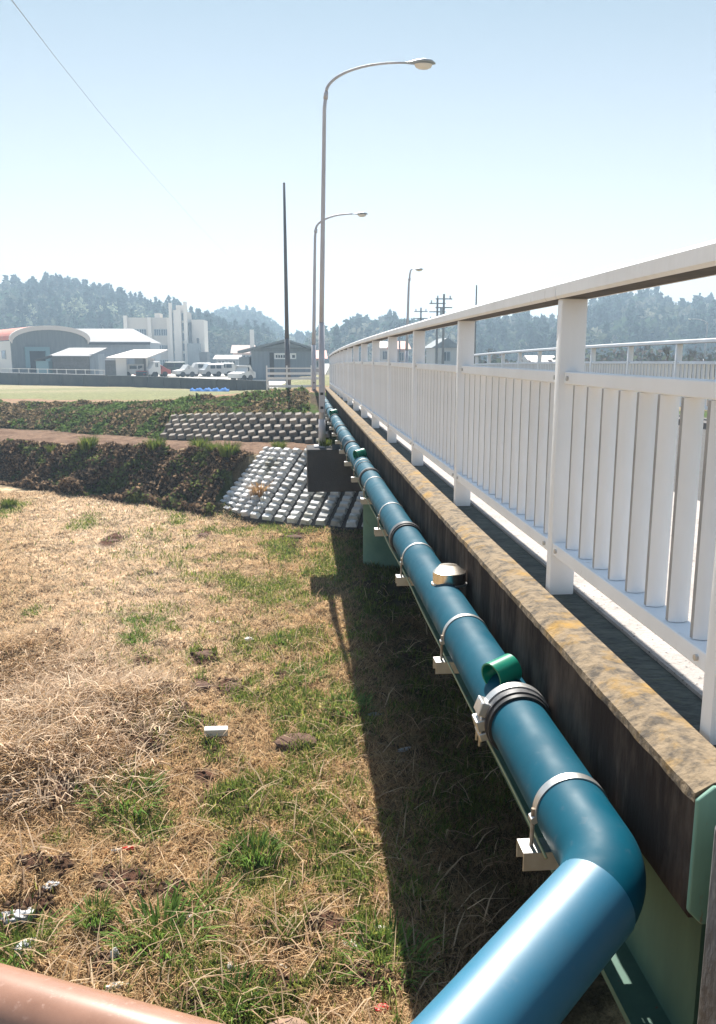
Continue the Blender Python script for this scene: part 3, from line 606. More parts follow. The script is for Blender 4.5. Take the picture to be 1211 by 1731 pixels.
# strap, rod and bracket every 1.43 m
bandY = [2.035+1.43*i for i in range(21)]
for i, y in enumerate(bandY):
    c = bp(PX, y, PZ); h = PR+.001
    near = y < 9
    st = ringpts(y, PR-.001, PR+.0045, .030 if near else .035, 32, -10, 190).build('strap', M['steel'], pipe, smooth=True, auto=40)
    for s_ in (-1, 1):
        if s_ > 0 and y > 6: continue
        MB().tube([(c.x+s_*(PR+.006), y, c.z+.01), (c.x+s_*(PR+.008), y, c.z-.10), (c.x+s_*(PR+.008), y, c.z-.145)], .006, 8).build('rod', M['rusty'], st)
        MB().tube([(c.x+s_*(PR+.006), y-.014, c.z-.02), (c.x+s_*(PR+.006), y+.014, c.z-.02)], .011, 6).build('nut', M['steel'], st)
    bk = MB(); x0, x1, z1 = c.x-.139, .914+off(y), c.z-PR-.002
    bk.box(x0, x1, y-.035, y-.031, z1-.055, z1).box(x0, x1, y-.031, y+.031, z1-.005, z1).box(x0, x1, y+.031, y+.035, z1-.055, z1)
    bk.build('bracket', M['steel'], pipe, bevel=.001 if near else 0)
# couplings
for i, y in enumerate(joints[:-1]):
    cp = ringpts(y-.012, PR, PR+.016, .060, 48).build('coupling', M['blackiron'], pipe, smooth=True, auto=40)
    ringpts(y-.055, PR, PR+.010, .025, 48).build('rubber_seal', M['rubber'], cp, smooth=True, auto=40)
    if i == 0:
        ringpts(y+.012, PR+.0165, PR+.021, .040, 40, 20, 205).build('clamp_band', M['steel'], cp, smooth=True, auto=40)
        c = bp(PX, y, PZ)
        for dz_, ww in ((.045, .05), (-.01, .04), (-.05, .03)):
            MB().box(-.020, .016, -.035, .035, -ww/2, ww/2).build('clamp_lug', M['steel'], cp, bevel=.004).matrix_basis = Matrix.Translation((c.x-math.sqrt(max(.0001, .118**2-dz_**2))-.004, y+.005, c.z+dz_)) @ Matrix.Rotation(R(20 if dz_ > 0 else -15), 4, 'Y')
        for dy in (-.022, .024):
            MB().tube([(c.x-.128, y+dy, c.z-.085), (c.x-.122, y+dy, c.z+.07)], .006, 8).build('bolt', M['steel'], cp, smooth=True)
for y in (8.95, 13.2): ringpts(y, PR, PR+.004, .03, 32).build('seam_ring', M['rubber'], pipe, smooth=True)
# green sleeve saddles: open tube lying across the pipe
def sleeve(y, sc=1.):
    c = bp(PX, y, PZ+PR); b = MB(); n = 28; r0, r1 = .052*sc, .046*sc; base = 0
    ax = Vector((.86, .46, .16)).normalized(); u = ax.cross(Vector((0, 1, 0))).normalized(); v = ax.cross(u)
    cen = c+Vector((-.01, 0, .018*sc))
    for end, sl_ in ((-.060*sc, .018), (.040*sc, .0)):
        for rr in (r0, r1):
            for k in range(n):
                a = 2*math.pi*k/n; b.v.append(tuple(cen+ax*(end+sl_*math.cos(a)*0)+(u*math.cos(a)+v*math.sin(a))*rr))
    for k in range(n):
        q = (k+1) % n
        b.f += [(k, q, 2*n+q, 2*n+k), (n+k, n+q, 3*n+q, 3*n+k), (k, q, n+q, n+k), (2*n+k, 2*n+q, 3*n+q, 3*n+k)]
    b.build('green_sleeve', M['teal'], pipe, smooth=True, auto=45)
sleeve(2.76); sleeve(9.5, 1.15); sleeve(17.3, 1.3); sleeve(30.3, 1.3)
# stainless air valve hood
c = bp(.775, 4.04, PZ+PR-.015); vb = MB(); n = 32; r = .085
vs = []; 
for k in range(n): a = 2*math.pi*k/n; vs.append((c.x+r*math.cos(a), c.y+.07*math.sin(a), c.z))
for k in range(n): a = 2*math.pi*k/n; vs.append((c.x+r*math.cos(a), c.y+.07*math.sin(a), c.z+.062))
for k in range(n): a = 2*math.pi*k/n; vs.append((c.x+r*.55*math.cos(a), c.y+.035+.04*math.sin(a), c.z+.088))
vb.add(vs, [(k, (k+1) % n, (k+1) % n+n, k+n) for k in range(n)]+[(k+n, (k+1) % n+n, (k+1) % n+2*n, k+2*n) for k in range(n)]+[tuple(range(2*n, 3*n))])
hood = vb.build('air_valve_hood', M['stainless'], pipe, smooth=True, auto=35)
vb = MB(); vs = []
for zz, rr in ((-.004, .092), (.004, .092), (.004, .08), (-.004, .08)):
    for k in range(n): a = 2*math.pi*k/n; vs.append((c.x+rr*math.cos(a), c.y+rr*.85*math.sin(a), c.z+zz))
vb.add(vs, [(j*n+k, j*n+(k+1) % n, ((j+1) % 4)*n+(k+1) % n, ((j+1) % 4)*n+k) for j in range(4) for k in range(n)])
vb.build('valve_rim', M['steel'], hood, smooth=True, auto=35)
# thin cable clipped under the pipe
cb = MB().tube([bp(.655+.004*math.sin(y*3), y, PZ-PR+.01-.006*math.cos(y*4.4)) for y in np.arange(1.95, 9, .1)], .004, 6).build('cable', M['olive'], smooth=True)
tag(cb, 'thin olive cable running under the left side of the blue pipe', 'cable')

# ---------------------------------------------------------------- street lamps
def lamp(base, top_y, arm, name, label, dirx=1, H=None, r=.075, seg=14, aw=.4):
    root = empty(name, base); tag(root, label, 'street lamp', 'curved street lamps along the bridge')
    H = H
    lean = .012*H
    MB().tube([(0, 0, .12), (lean*.1, 0, H*.34)], [r*1.25, r*1.15], seg).build('lower_pole', M['pole'], root, smooth=True)
    pts = [(lean*.1, 0, H*.34)]+[(lean*.1+lean*t, 0, H*(.34+.545*t)) for t in (.3, .6, 1)]
    x0, z0 = lean*1.1, H*.885
    MB().tube(pts+[(x0+.03, 0, z0+.25)], [r*.95, r*.9, r*.8, r*.68, r*.62], seg).build('upper_pole', M['pole'], root, smooth=True)
    MB().tube([(x0+.02, 0, z0+.16), (x0+.035, 0, z0+.28)], r*.85, seg).build('collar', M['pole'], root, smooth=True)
    dz = H-(z0+.28); ap = []
    for k in range(15):
        a = math.pi/2*k/14; ap.append(((x0+.035+arm*(1-math.cos(a))**.92*dirx) if dirx > 0 else (x0-.03-arm*(1-math.cos(a))**.92), 0, z0+.28+dz*math.sin(a)**.95))
    MB().tube(ap, [r*.58-(r*.22)*k/14 for k in range(15)], 10).build('arm', M['pole'], root, smooth=True)
    ex, ez = ap[-1][0], ap[-1][2]
    hb = MB(); n = 14; L_ = .62
    prof = [(0, .03, 0), (.12, .05, .0), (.25, .10, .01), (.40, .13, .02), (.54, .11, .015), (L_, .03, 0)]
    for xx, w_, up in prof:
        for k in range(n):
            a = 2*math.pi*k/n; z_ = math.sin(a); hb.v.append((ex+dirx*(xx-.03), w_*math.cos(a), ez+up+(w_*.42*z_ if z_ > 0 else w_*.28*z_)))
    m_ = len(prof)
    for i in range(m_-1):
        for k in range(n): q = (k+1) % n; hb.f.append((i*n+k, i*n+q, (i+1)*n+q, (i+1)*n+k))
    hb.f.append(tuple(range(n))); hb.f.append(tuple((m_-1)*n+k for k in range(n)))
    hd = hb.build('lamp_head', M['housing'], root, smooth=True)
    lb = MB(); 
    for zz, k_ in ((-.02, 1), (-.07, .85), (-.095, .5)):
        for k in range(n): a = 2*math.pi*k/n; lb.v.append((ex+dirx*(.37+.17*k_*math.cos(a)), .105*k_*math.sin(a), ez+zz))
    for i in range(2):
        for k in range(n): q = (k+1) % n; lb.f.append((i*n+k, i*n+q, (i+1)*n+q, (i+1)*n+k))
    lb.f.append(tuple(range(2*n, 3*n))); lb.build('lens', M['lens'], hd, smooth=True)
    # base: plate, tapered sleeve, inspection door
    MB().box(-.16, .16, -.16, .16, 0, .03).build('base_plate', M['pole'], root)
    MB().tube([(0, 0, .03), (0, 0, .55)], [r*1.5, r*1.3], seg).build('base_sleeve', M['pole'], root, smooth=True)
    for zz in (.75, 1.02): MB().box(-.03, .03, -r*1.42, -r*1.2, zz, zz+.05).build('hatch', M['dark'], root)
    MB().box(-.05, .05, -r*1.36, -r*1.1, .68, 1.2).build('door', M['pole'], root, bevel=.01)
    return root
lamp((.555, 16.35, -1.822), 0, 1.42, 'street_lamp', 'tall curved white street lamp standing on the dark pier cap beam', H=7.05, r=.049)
lamp((.80, 32.3, -2.16), 0, 1.35, 'street_lamp', 'second curved white street lamp at the far end of the bridge', H=7.25, r=.072)
p = at(688, 545, 44); lamp((p.x, 44, -2.0), 0, .12, 'street_lamp', 'straight looking street lamp behind the railing, third and farthest on the bridge line', H=6.25, r=.08)
for px, py, c_, lb in ((443, 832, (.5, .32, .16), 'dry brown tuft growing between the pale revetment blocks'), (512, 862, (.1, .18, .04), 'green weed at the foot of the pale blocks near the pier')):
    p = onz(px, py, -3.6 if py < 850 else -4.0); w = inst('grass_tuft', tuft_mesh('weed', 160, .3, .5, tuple(k*.6 for k in c_), c_, .03), (p.x, p.y, float(p.z)-.15)); tag(w, lb, 'grass tuft')
# pier cap clutter: small bolts of dry weeds
w = inst('grass_tuft', T2[0], (.62, 16.3, -1.83), scale=(.35,)*3); tag(w, 'dry little weed growing on the pier cap beside the lamp foot', 'grass tuft')

# ---------------------------------------------------------------- near handrail
pa = onz(-120, 1673, -1.03); pb = onz(470, 1846, -1.03)
ext = (pb-pa)
hr = empty('brown_handrail', (pa.x, pa.y, pa.z)); tag(hr, 'brown painted round handrail close by in the bottom left corner', 'handrail')
MB().tube([Vector((0, 0, 0))-ext*1.2, ext*2.5], .062, 40).build('rail_tube', M['orange'], hr, smooth=True, auto=50)
for k in (-.8, 2.2): q = ext*k; MB().tube([q-Vector((0, 0, .06)), q-Vector((0, 0, 3.1))], .035, 16).build('post', M['orange'], hr, smooth=True)

# ---------------------------------------------------------------- litter and stones in the field
def gpt(px, py):
    x, y = G(px, py); return Vector((x, y, float(groundz(np.array([x]), np.array([y]))[0])))
def crumple(name, px, py, sx, sy, sz, m, label, cat, rz=0, rough=.25, sub=4):
    bm = bmesh.new(); bmesh.ops.create_icosphere(bm, subdivisions=sub, radius=1)
    for v in bm.verts:
        q = v.co; f_ = 1+rough*1.6*(float(vnoise(q.x+q.z*1.7, q.y-q.z*1.3, .45, px % 7))*2-1)+rough*.8*(float(vnoise(q.x-q.z, q.y+q.z*2, .16, py % 5))*2-1); v.co = Vector((v.co.x*sx*f_, v.co.y*sy*f_, max(-.3, v.co.z)*sz*f_))
    me = bpy.data.meshes.new(name); bm.to_mesh(me); bm.free(); me.materials.append(m)
    me.polygons.foreach_set('use_smooth', [True]*len(me.polygons))
    p = gpt(px, py); o = inst(name, me, p+Vector((0, 0, sz*(.35 if cat != 'molehill' else -.15))), rot=(0, 0, rz)); tag(o, label, cat); return o
p = gpt(366, 1252); o = MB().box(-.13, .13, -.05, .05, 0, .085).build('foam_block', M['foam'], bevel=.01); o.location = p+Vector((0, 0, .02)); o.rotation_euler = (.05, .04, .08)
tag(o, 'white rectangular foam block lying in the middle of the field', 'foam block')
crumple('foam_scrap', 370, 1236, .04, .03, .02, M['foam'], 'tiny white foam scrap just behind the rectangular foam block', 'litter')
crumple('plastic_bag', 28, 1362, .12, .06, .025, M['film'], 'whitish crumpled plastic bag at the left edge below the straw heap', 'plastic bag', .5, .35)
crumple('plastic_bag', 34, 1562, .10, .07, .022, M['film'], 'pale grey plastic bag spread flat near the bottom left', 'plastic bag', .2, .3)
crumple('plastic_bag', 42, 1606, .065, .055, .022, M['film'], 'small grey plastic bag in the green grass above the handrail', 'plastic bag', .8, .35)
crumple('plastic_scrap', 86, 1516, .05, .035, .015, M['film'], 'bluish plastic scrap on bare soil at the lower left', 'litter', .3, .4)
o = MB().tube([(-.09, 0, .02), (.09, .02, .035)], .018, 10).build('drink_tube', M['foam'], smooth=True); o.location = gpt(207, 1443)
tag(o, 'white and red tube shaped wrapper below the broad green tuft', 'litter'); MB().tube([(.0, .009, .0275), (.095, .021, .036)], .0186, 10).build('red_half', M['redplastic'], o, smooth=True)
crumple('paper_scrap', 195, 1628, .03, .02, .05, M['foam'], 'small upright white paper scrap between dark soil holes', 'litter')
crumple('paper_scrap', 199, 1676, .07, .03, .02, M['foam'], 'whitish flat scrap just above the brown handrail', 'litter')
crumple('paper_scrap', 391, 1644, .03, .03, .04, M['foam'], 'white paper bit near the bottom, left of the dark hollow', 'litter')
crumple('paper_scrap', 475, 1634, .04, .03, .02, M['foam'], 'faint white scrap lying on straw near the bottom centre', 'litter')
crumple('paper_sheet', 600, 1598, .12, .05, .02, M['foam'], 'long white crumpled paper left of the shadow edge near the bottom', 'litter', -.3, .3)
crumple('drink_carton', 640, 1572, .075, .04, .035, M['foam'], 'small white carton touching the bridge shadow edge', 'carton', .3, .12)
crumple('red_scrap', 646, 1712, .05, .03, .02, M['redplastic'], 'bright red plastic scrap at the bottom beside the blue pipe', 'litter')
crumple('yellow_wrapper', 608, 1413, .05, .03, .02, M['yellow'], 'little yellow and white wrapper in green grass by the shadow edge', 'litter')
crumple('paper_scrap', 275, 1412, .06, .02, .012, M['foam'], 'thin pale scrap beside the tufts below the straw heap', 'litter')
crumple('metal_can', 320, 1549, .04, .03, .035, M['film'], 'small black and white crushed can left of a green tuft', 'can')
crumple('pale_stone', 421, 1090, .07, .05, .05, M['foam'], 'pale round stone beside green weeds in the middle distance', 'stone', 0, .12)
crumple('paper_scrap', 365, 1053, .10, .04, .015, M['foam'], 'pale flat scrap in the grass above the brown molehills', 'litter')
crumple('paper_scrap', 632, 1208, .08, .04, .015, M['film'], 'greyish scrap lying in the bridge shadow, farthest one', 'litter')
crumple('paper_scrap', 686, 1266, .09, .03, .015, M['film'], 'dim whitish scrap in the bridge shadow beside the pipe', 'litter', .3)
crumple('paper_scrap', 742, 1610, .05, .015, .012, M['film'], 'thin white sliver in the shadow near the bend of the pipe', 'litter', .6)
crumple('brown_stone', 485, 1748, .17, .10, .06, M['stone'], 'rounded brown stone cut off by the bottom edge of the photo', 'stone', 0, .08, 3)
for i, (px, py, s_, lb) in enumerate([(500,1262,.28,'brown molehill in mid field left of the shadow edge'),(395,1165,.2,'brown molehill behind the foam block, right one of the pair'),(343,1168,.16,'small brown molehill behind the foam block, left one of the pair'),(347,1113,.2,'brown molehill left of the pale round stone'),(190,917,.2,'brown soil lump far back on the pale straw, left'),(345,907,.18,'brown soil lump far back on the straw, right'),(497,910,.24,'brown soil hump far back near the block slope')]):
    crumple('molehill', px, py, s_*.8, s_*.6, s_*.22, mat('molehill_soil', (.075, .04, .028), 1, c2=(.15, .085, .055), nscale=14, bump=.8, bscale=40) if i == 0 else bpy.data.materials['molehill_soil'], lb, 'molehill', i, .05, 4)

# ---------------------------------------------------------------- beyond: fence, poles, tarp, wall
def zf(x, y): return float(terrain(np.array([x]), np.array([y]))[0])
fr = empty('roadside_fence', (-1.1, 35, -1.5)); tag(fr, 'white three rail roadside fence beside the dark pole', 'fence')
x0, x1 = -1.08, .92
for x in (x0, -.25, x1-.15): MB().box(x-fr.location.x-.03, x-fr.location.x+.03, -.03, .03, -.1, 1.0).build('post', M['white'], fr)
for z_ in (.10, .42, .62, .86): MB().box(x0-fr.location.x-.02, x1-fr.location.x+.3, -.055, -.033, z_, z_+(.10 if z_ < .8 else .05)).build('rail', M['white'], fr)
pl_ = empty('utility_pole', (at(488, 655, 35.6).x, 35.6, -1.6)); tag(pl_, 'tall dark bare utility pole rising behind the white fence', 'pole')
MB().tube([(0, 0, 0), (-.03, 0, 2.2)], [.115, .105], 14).build('lower_shaft', M['wood_pole'], pl_, smooth=True)
MB().tube([(-.03, 0, 2.2), (-.05, 0, 8.38)], [.088, .05], 14).build('upper_shaft', M['wood_pole'], pl_, smooth=True)
# overhead cable from up left towards the town
ca, cbb = at(18, -6, 9.0), at(420, 470, 120)
pts = []
for k in range(60):
    t = k/59; Yv = 1/((1-t)/7.5+t/125)
    xx = np.interp(1/Yv, [1/125, 1/40, 1/16, 1/9, 1/7.5], [400, 255, 95, 22, -6]); yy = np.interp(xx, [-6, 20, 95, 170, 255, 330, 400], [-36, 0, 98, 192, 291, 375, 448]); pts.append(at(xx, yy, Yv))
cw = MB().tube(pts, .0035, 5).build('overhead_cable', M['rusty']); tag(cw, 'thin overhead cable crossing the sky at the upper left', 'cable')

wallpts = [(at(-60, 640, 98), -2.12, -3.6), (at(0, 640, 95), -2.12, -3.6), (at(225, 640, 80), -2.10, -3.4), (at(400, 640, 66), -2.04, -3.1), (at(452, 640, 62), -2.02, -3.0)]
wr = empty('retaining_wall', (wallpts[-1][0].x, 62, -3)); tag(wr, 'long dark retaining wall between the field and the yard', 'wall')
for (a, za, zb), (c, zc, zd) in zip(wallpts[:-1], wallpts[1:]):
    n_ = 6
    for k in range(n_):
        s0 = a.lerp(c, k/n_+.002); s1 = a.lerp(c, (k+1)/n_-.002); z0a = za+(zc-za)*k/n_
        o = wr.location; b = MB(); b.add([(s0.x-o.x, s0.y-o.y, zb+3), (s1.x-o.x, s1.y-o.y, zd+3), (s1.x-o.x, s1.y-o.y, z0a+3), (s0.x-o.x, s0.y-o.y, z0a+3), (s0.x-o.x+.1, s0.y-o.y+.35, zb+3), (s1.x-o.x+.1, s1.y-o.y+.35, zd+3), (s1.x-o.x+.1, s1.y-o.y+.35, z0a+3), (s0.x-o.x+.1, s0.y-o.y+.35, z0a+3)],
            [(0, 1, 2, 3), (4, 5, 6, 7), (3, 2, 6, 7), (0, 3, 7, 4), (1, 5, 6, 2), (0, 4, 5, 1)]); b.build('panel', M['retain'], wr)
# yard surface
yp = [at(-200, 620, 104), at(0, 620, 96), at(225, 620, 81), at(400, 620, 67), at(452, 620, 63), at(540, 620, 66), at(560, 620, 230), at(-300, 620, 230)]
b = MB(); b.add([(p.x, p.y, -2.6) for p in yp], [tuple(range(len(yp)))]); yo = b.build('yard', M['lot']); tag(yo, kind='structure')
tp = MB(); n = 26
for i in range(n+1):
    p = at(322+66*i/n, 650, 63.5); h = .16+.10*math.sin(i*1.7)*math.sin(i*.6)+.05*random.random()
    for dy, hh in ((-.5, 0), (-.3, h), (.2, h*1.1), (.5, 0)): tp.v.append((p.x, 63.5+dy, -2.86+hh+.05))
for i in range(n):
    for j in range(3): a = i*4+j; tp.f.append((a, a+4, a+5, a+1))
tpo = tp.build('blue_tarp', M['tarp'], smooth=True); tag(tpo, 'long blue tarpaulin spread on the field in front of the dark wall', 'tarpaulin')

# ---------------------------------------------------------------- buildings (each built in its own frame, +x right, +y away, z up)
def boxp(root, name, m, x0, x1, y0, y1, z0, z1, parent=None): return MB().box(x0, x1, y0, y1, z0, z1).build(name, m, parent or root)
def window(root, x0, x1, z0, z1, y, nv=2, m='frame'):
    f = MB(); t = .09
    f.box(x0-t, x1+t, y-.10, y-.002, z0-t, z0).box(x0-t, x1+t, y-.10, y-.002, z1, z1+t).box(x0-t, x0, y-.10, y-.002, z0, z1).box(x1, x1+t, y-.10, y-.002, z0, z1)
    for k in range(1, nv): xx = x0+(x1-x0)*k/nv; f.box(xx-t/2, xx+t/2, y-.08, y-.002, z0, z1)
    w_ = f.build('window', M[m], root); boxp(root, 'pane', M['glass'], x0, x1, y-.04, y-.003, z0, z1, w_); return w_
def pxx(px, Y): return at(px, 600, Y).x
def pzz(py, Y, px=300): return at(px, py, Y).z
# school-like block
Y = 185.; bx0 = pxx(214, Y); r_ = empty('town_hall', (bx0, Y, -2.9)); tag(r_, 'pale four storey concrete building with tall twin pier tower', 'building')
X_ = lambda px: pxx(px, Y)-bx0; Z_ = lambda py: pzz(py, Y)+2.9
boxp(r_, 'wall', M['bwall'], X_(216), X_(293), 0, 12, 0, Z_(537)); boxp(r_, 'pier', M['bwall2'], X_(213), X_(219), -.8, 0, 0, Z_(534))
boxp(r_, 'pier', M['bwall2'], X_(253), X_(259), -.8, 0, 0, Z_(537)); boxp(r_, 'pier', M['bwall2'], X_(285), X_(291), -.6, 0, 0, Z_(537))
boxp(r_, 'roof_house', M['bwall2'], X_(262), X_(271), 2, 6, Z_(537)+.01, Z_(529))
for a, c, rows in ((226, 249, (557,)), (263, 285, (557, 584, 609))):
    for ry in rows: 
        m_ = (a+c)/2
        window(r_, X_(a), X_(m_-.8), Z_(ry+10), Z_(ry), 0, 3); window(r_, X_(m_+.8), X_(c), Z_(ry+10), Z_(ry), 0, 3)
boxp(r_, 'tower', M['bwall'], X_(294), X_(318), -1.5, 9, 0, Z_(526))
boxp(r_, 'tower_pier', M['bwall2'], X_(291.5), X_(296), -2.6, -1.51, 0, Z_(513)); boxp(r_, 'tower_pier', M['bwall2'], X_(298.5), X_(311), -2.3, -1.51, 0, Z_(525)); boxp(r_, 'tower_pier', M['bwall2'], X_(315.5), X_(321), -2.6, -1.51, 0, Z_(511))
boxp(r_, 'tower_parapet', M['bwall2'], X_(301), X_(316), 0, 4, Z_(526)+.01, Z_(516))
for a, c in ((296.2, 298.3), (311.2, 315.3)):
    for k in range(5): zt = 530+17*k; window(r_, X_(a)+.1, X_(c)-.1, Z_(zt+12), Z_(zt), -1.51, 1)
boxp(r_, 'stair_slab', M['dark'], X_(321.2), X_(325), -1, 6, 0, Z_(545)); boxp(r_, 'side_block', M['bwall2'], X_(325.2), X_(346), 1, 9, 0, Z_(540))
boxp(r_, 'low_wing', M['corr'], X_(323), X_(342), -6, -2, 0, Z_(581)); boxp(r_, 'chimney', M['darkconc'], X_(338), X_(341.5), -5, -4, Z_(581)+.01, Z_(572)); boxp(r_, 'annexe', M['darkconc'], X_(342.3), X_(355), -6, 0, 0, Z_(595))
# long grey shed
Y = 128.; bx0 = pxx(90, Y); r_ = empty('long_shed', (bx0, Y, -2.7)); tag(r_, 'long grey roofed shed behind the round roofed warehouse', 'shed')
boxp(r_, 'wall', M['corr_l'], 0, X_(255) if 0 else pxx(255, Y)-bx0, 0, 9, 0, pzz(579, Y)+2.7)
zt, zr = pzz(579.5, Y)+2.7, pzz(556, 133)+2.7; w_ = pxx(257, Y)-bx0
b = MB(); b.add([(-3, -.5, zt), (w_, -.5, zt), (pxx(228, 133)-bx0, 4.6, zr), (-3, 4.6, zr), (w_, 9.6, zt), (-3, 9.6, zt), (-3, -.5, zt+.15), (w_, -.5, zt+.15)], [(6, 7, 2, 3), (2, 4, 5, 3), (0, 1, 7, 6), (1, 4, 2, 7), (0, 5, 4, 1)]); b.build('roof', M['roofg'], r_)
for k in range(14): x = w_*k/14; boxp(r_, 'wall_rib', M['corr_l'], x, x+.08, -.06, -.001, 0, zt-.35)
boxp(r_, 'gutter', M['dark'], -2, w_-.1, -.62, -.505, zt-.28, zt)
# arched warehouse, axis turned
Y = 104.; p0 = at(20, 600, Y); r_ = empty('arched_warehouse', (p0.x, Y, -2.65), R(30)); tag(r_, 'round roofed warehouse with red roof and grey gable front', 'warehouse')
Wd, He, Ha = 9.3, 4.1, 5.75
arc = [(Wd/2-(Wd/2)*math.cos(math.pi*k/16), He+(Ha-He)*math.sin(math.pi*k/16)**.9) for k in range(17)]
MB().prism([(0, 0)]+arc+[(Wd, 0)], 0, .3).build('gable', M['corr'], r_)
MB().prism([(0, 0), (0, He), (.25, He), (.25, 0)], .31, 26).build('side_wall', M['offwhite'], r_)
for k, zc in ((0, 1),): pass
outer = [(x+(x-Wd/2)*.03, z+.22) for x, z in arc]; inner = [(x+(x-Wd/2)*.03, z+.08) for x, z in arc]
MB().prism(outer+list(reversed(inner)), .35, 26).build('roof', M['redroof'], r_)
MB().prism([(x, z+.0) for x, z in outer]+list(reversed([(x*.975+.115, z-.30) for x, z in arc])), -.28, .34).build('gable_rim', M['roofw'], r_)
boxp(r_, 'door', M['dark'], 2.0, 3.9, -.03, -.005, 0, 2.9)
f_ = MB(); f_.box(1.5, 2.0, -.3, -.004, .9, 3.4).box(3.9, 4.4, -.3, -.004, .9, 3.4).box(2.0, 3.9, -.3, -.004, 2.9, 3.4); f_.build('door_frame', M['tealwall'], r_)
for yy in (3, 9, 15): 
    w2 = MB().box(-.08, -.003, yy, yy+2.2, 1.9, 3.0).build('window', M['frame'], r_); MB().box(-.10, -.081, yy+.12, yy+2.08, 2.0, 2.9).build('pane', M['glass'], w2)
# block outbuilding
Y = 97.; bx0 = pxx(88, Y); r_ = empty('block_outbuilding', (bx0, Y, -2.62)); tag(r_, 'low grey block outbuilding with a light single pitch roof', 'outbuilding')
w_ = pxx(150, Y)-bx0; zt = pzz(603, Y)+2.62
boxp(r_, 'wall', M['brickg'], 0, w_, 0, 3.5, 0, zt); boxp(r_, 'side_panel', M['corr_l'], w_+.01, w_+1.0, .2, 3.5, 0, zt+.3)
for k in range(11):
    for j in range(5): boxp(r_, 'block_course', M['brickg'], .05+k*w_/11, (k+.92)*w_/11, -.04, -.001, .15+j*.42, .50+j*.42)
b = MB(); b.add([(-.3, -.4, zt), (w_+.2, -.4, zt), (w_+1.3, 3.8, zt+.9), (1.0, 3.8, zt+.9), (-.3, -.4, zt+.12), (w_+.2, -.4, zt+.12), (w_+1.3, 3.8, zt+1.02), (1.0, 3.8, zt+1.02)], [(0, 1, 2, 3), (4, 5, 6, 7), (0, 1, 5, 4), (1, 2, 6, 5), (2, 3, 7, 6), (3, 0, 4, 7)]); b.build('roof', M['roofg'], r_)
Y = 96.; bx0 = pxx(60, Y); r_ = empty('teal_hut', (bx0, Y, -2.62)); tag(r_, 'small teal walled hut left of the block outbuilding', 'hut')
w_ = pxx(81, Y)-bx0; boxp(r_, 'wall', M['tealwall'], 0, w_, 0, 2, 0, 1.75); MB().prism([(-.15, 1.76), (w_+.3, 2.25), (w_+.3, 2.4), (-.15, 1.9)], -.2, 2.2).build('roof', M['darkconc'], r_)
# pale open shed
Y = 93.; bx0 = pxx(192, Y); r_ = empty('open_shed', (bx0, Y, -2.6)); tag(r_, 'open fronted shed with pale pinkish roof and white end wall', 'shed')
w_ = pxx(250, Y)-bx0; zt = pzz(606, Y)+2.6
boxp(r_, 'end_wall', M['offwhite'], .2, pxx(213, Y)-bx0, 0, .2, 0, zt-.02); boxp(r_, 'back_wall', M['corr'], pxx(213, Y)-bx0+.01, w_-.1, 5, 5.2, 0, zt); boxp(r_, 'post', M['darkconc'], w_-.5, w_-.3, .1, .3, 0, zt)
boxp(r_, 'side_wall', M['offwhite'], w_-.3, w_-.1, .4, 4.9, 0, zt)
b = MB(); x1_ = pxx(283, 98)-bx0; b.add([(-.7, -.5, zt), (w_, -.5, zt), (x1_, 5.6, zt+.85), (1.2, 5.6, zt+.85), (-.7, -.5, zt+.13), (w_, -.5, zt+.13), (x1_, 5.6, zt+.98), (1.2, 5.6, zt+.98)], [(0, 1, 2, 3), (4, 5, 6, 7), (0, 1, 5, 4), (1, 2, 6, 5), (2, 3, 7, 6), (3, 0, 4, 7)]); b.build('roof', M['roofw'], r_)
Y = 102.; r_ = empty('machine_shed', (pxx(160, Y), Y, -2.6)); tag(r_, 'little dark grey shed between the outbuilding and the open shed', 'shed')
boxp(r_, 'wall', M['brickg'], 0, 3.0, 0, 3, 0, 1.7); boxp(r_, 'roof', M['roofg'], -.2, 3.2, -.3, 3.2, 1.71, 1.85)
# gabled shed by the fence
Y = 84.; bx0 = pxx(413, Y); r_ = empty('gabled_shed', (bx0, Y, -2.62)); tag(r_, 'grey gabled shed with a white window strip behind the fence', 'shed')
wz = lambda py: pzz(py, Y)+2.62; wx = lambda px: pxx(px, Y)-bx0
MB().prism([(wx(425), 0), (wx(425), wz(592)), (wx(484), wz(579)), (wx(528), wz(592)), (wx(528), 0)], 0, 8).build('wall', M['corr_l'], r_)
for k in range(20): x = wx(427)+k*(wx(527)-wx(427))/20; boxp(r_, 'wall_rib', M['corr_l'], x, x+.07, -.05, -.001, 0, wz(594))
def slab(xa, za, xb, zb, n): MB().prism([(xa, za), (xb, zb), (xb, zb+.22), (xa, za+.22)], -1.0, 9).build(n, M['corr'], r_)
slab(wx(403), wz(597)-.0, wx(484.5)-.01, wz(577), 'roof'); slab(wx(484.5)+.01, wz(577), wx(532), wz(592), 'roof')
boxp(r_, 'gable_board', M['corr'], wx(430), wx(526), -.12, -.055, wz(594), wz(588)); 
wf = boxp(r_, 'window', M['white'], wx(464), wx(501), -.16, -.056, wz(607), wz(597))
for k in range(4): boxp(r_, 'pane', M['glass'], wx(466.5+4.2*k), wx(469.5+4.2*k), -.19, -.161, wz(605), wz(600), wf)
boxp(r_, 'pane', M['glass'], wx(494), wx(499), -.19, -.161, wz(605), wz(600), wf); boxp(r_, 'lean_to', M['corr_l'], wx(403), wx(421), .5, 7, 0, wz(604)); boxp(r_, 'side_door', M['darkconc'], wx(456), wx(463), -.08, -.055, wz(640), wz(596))
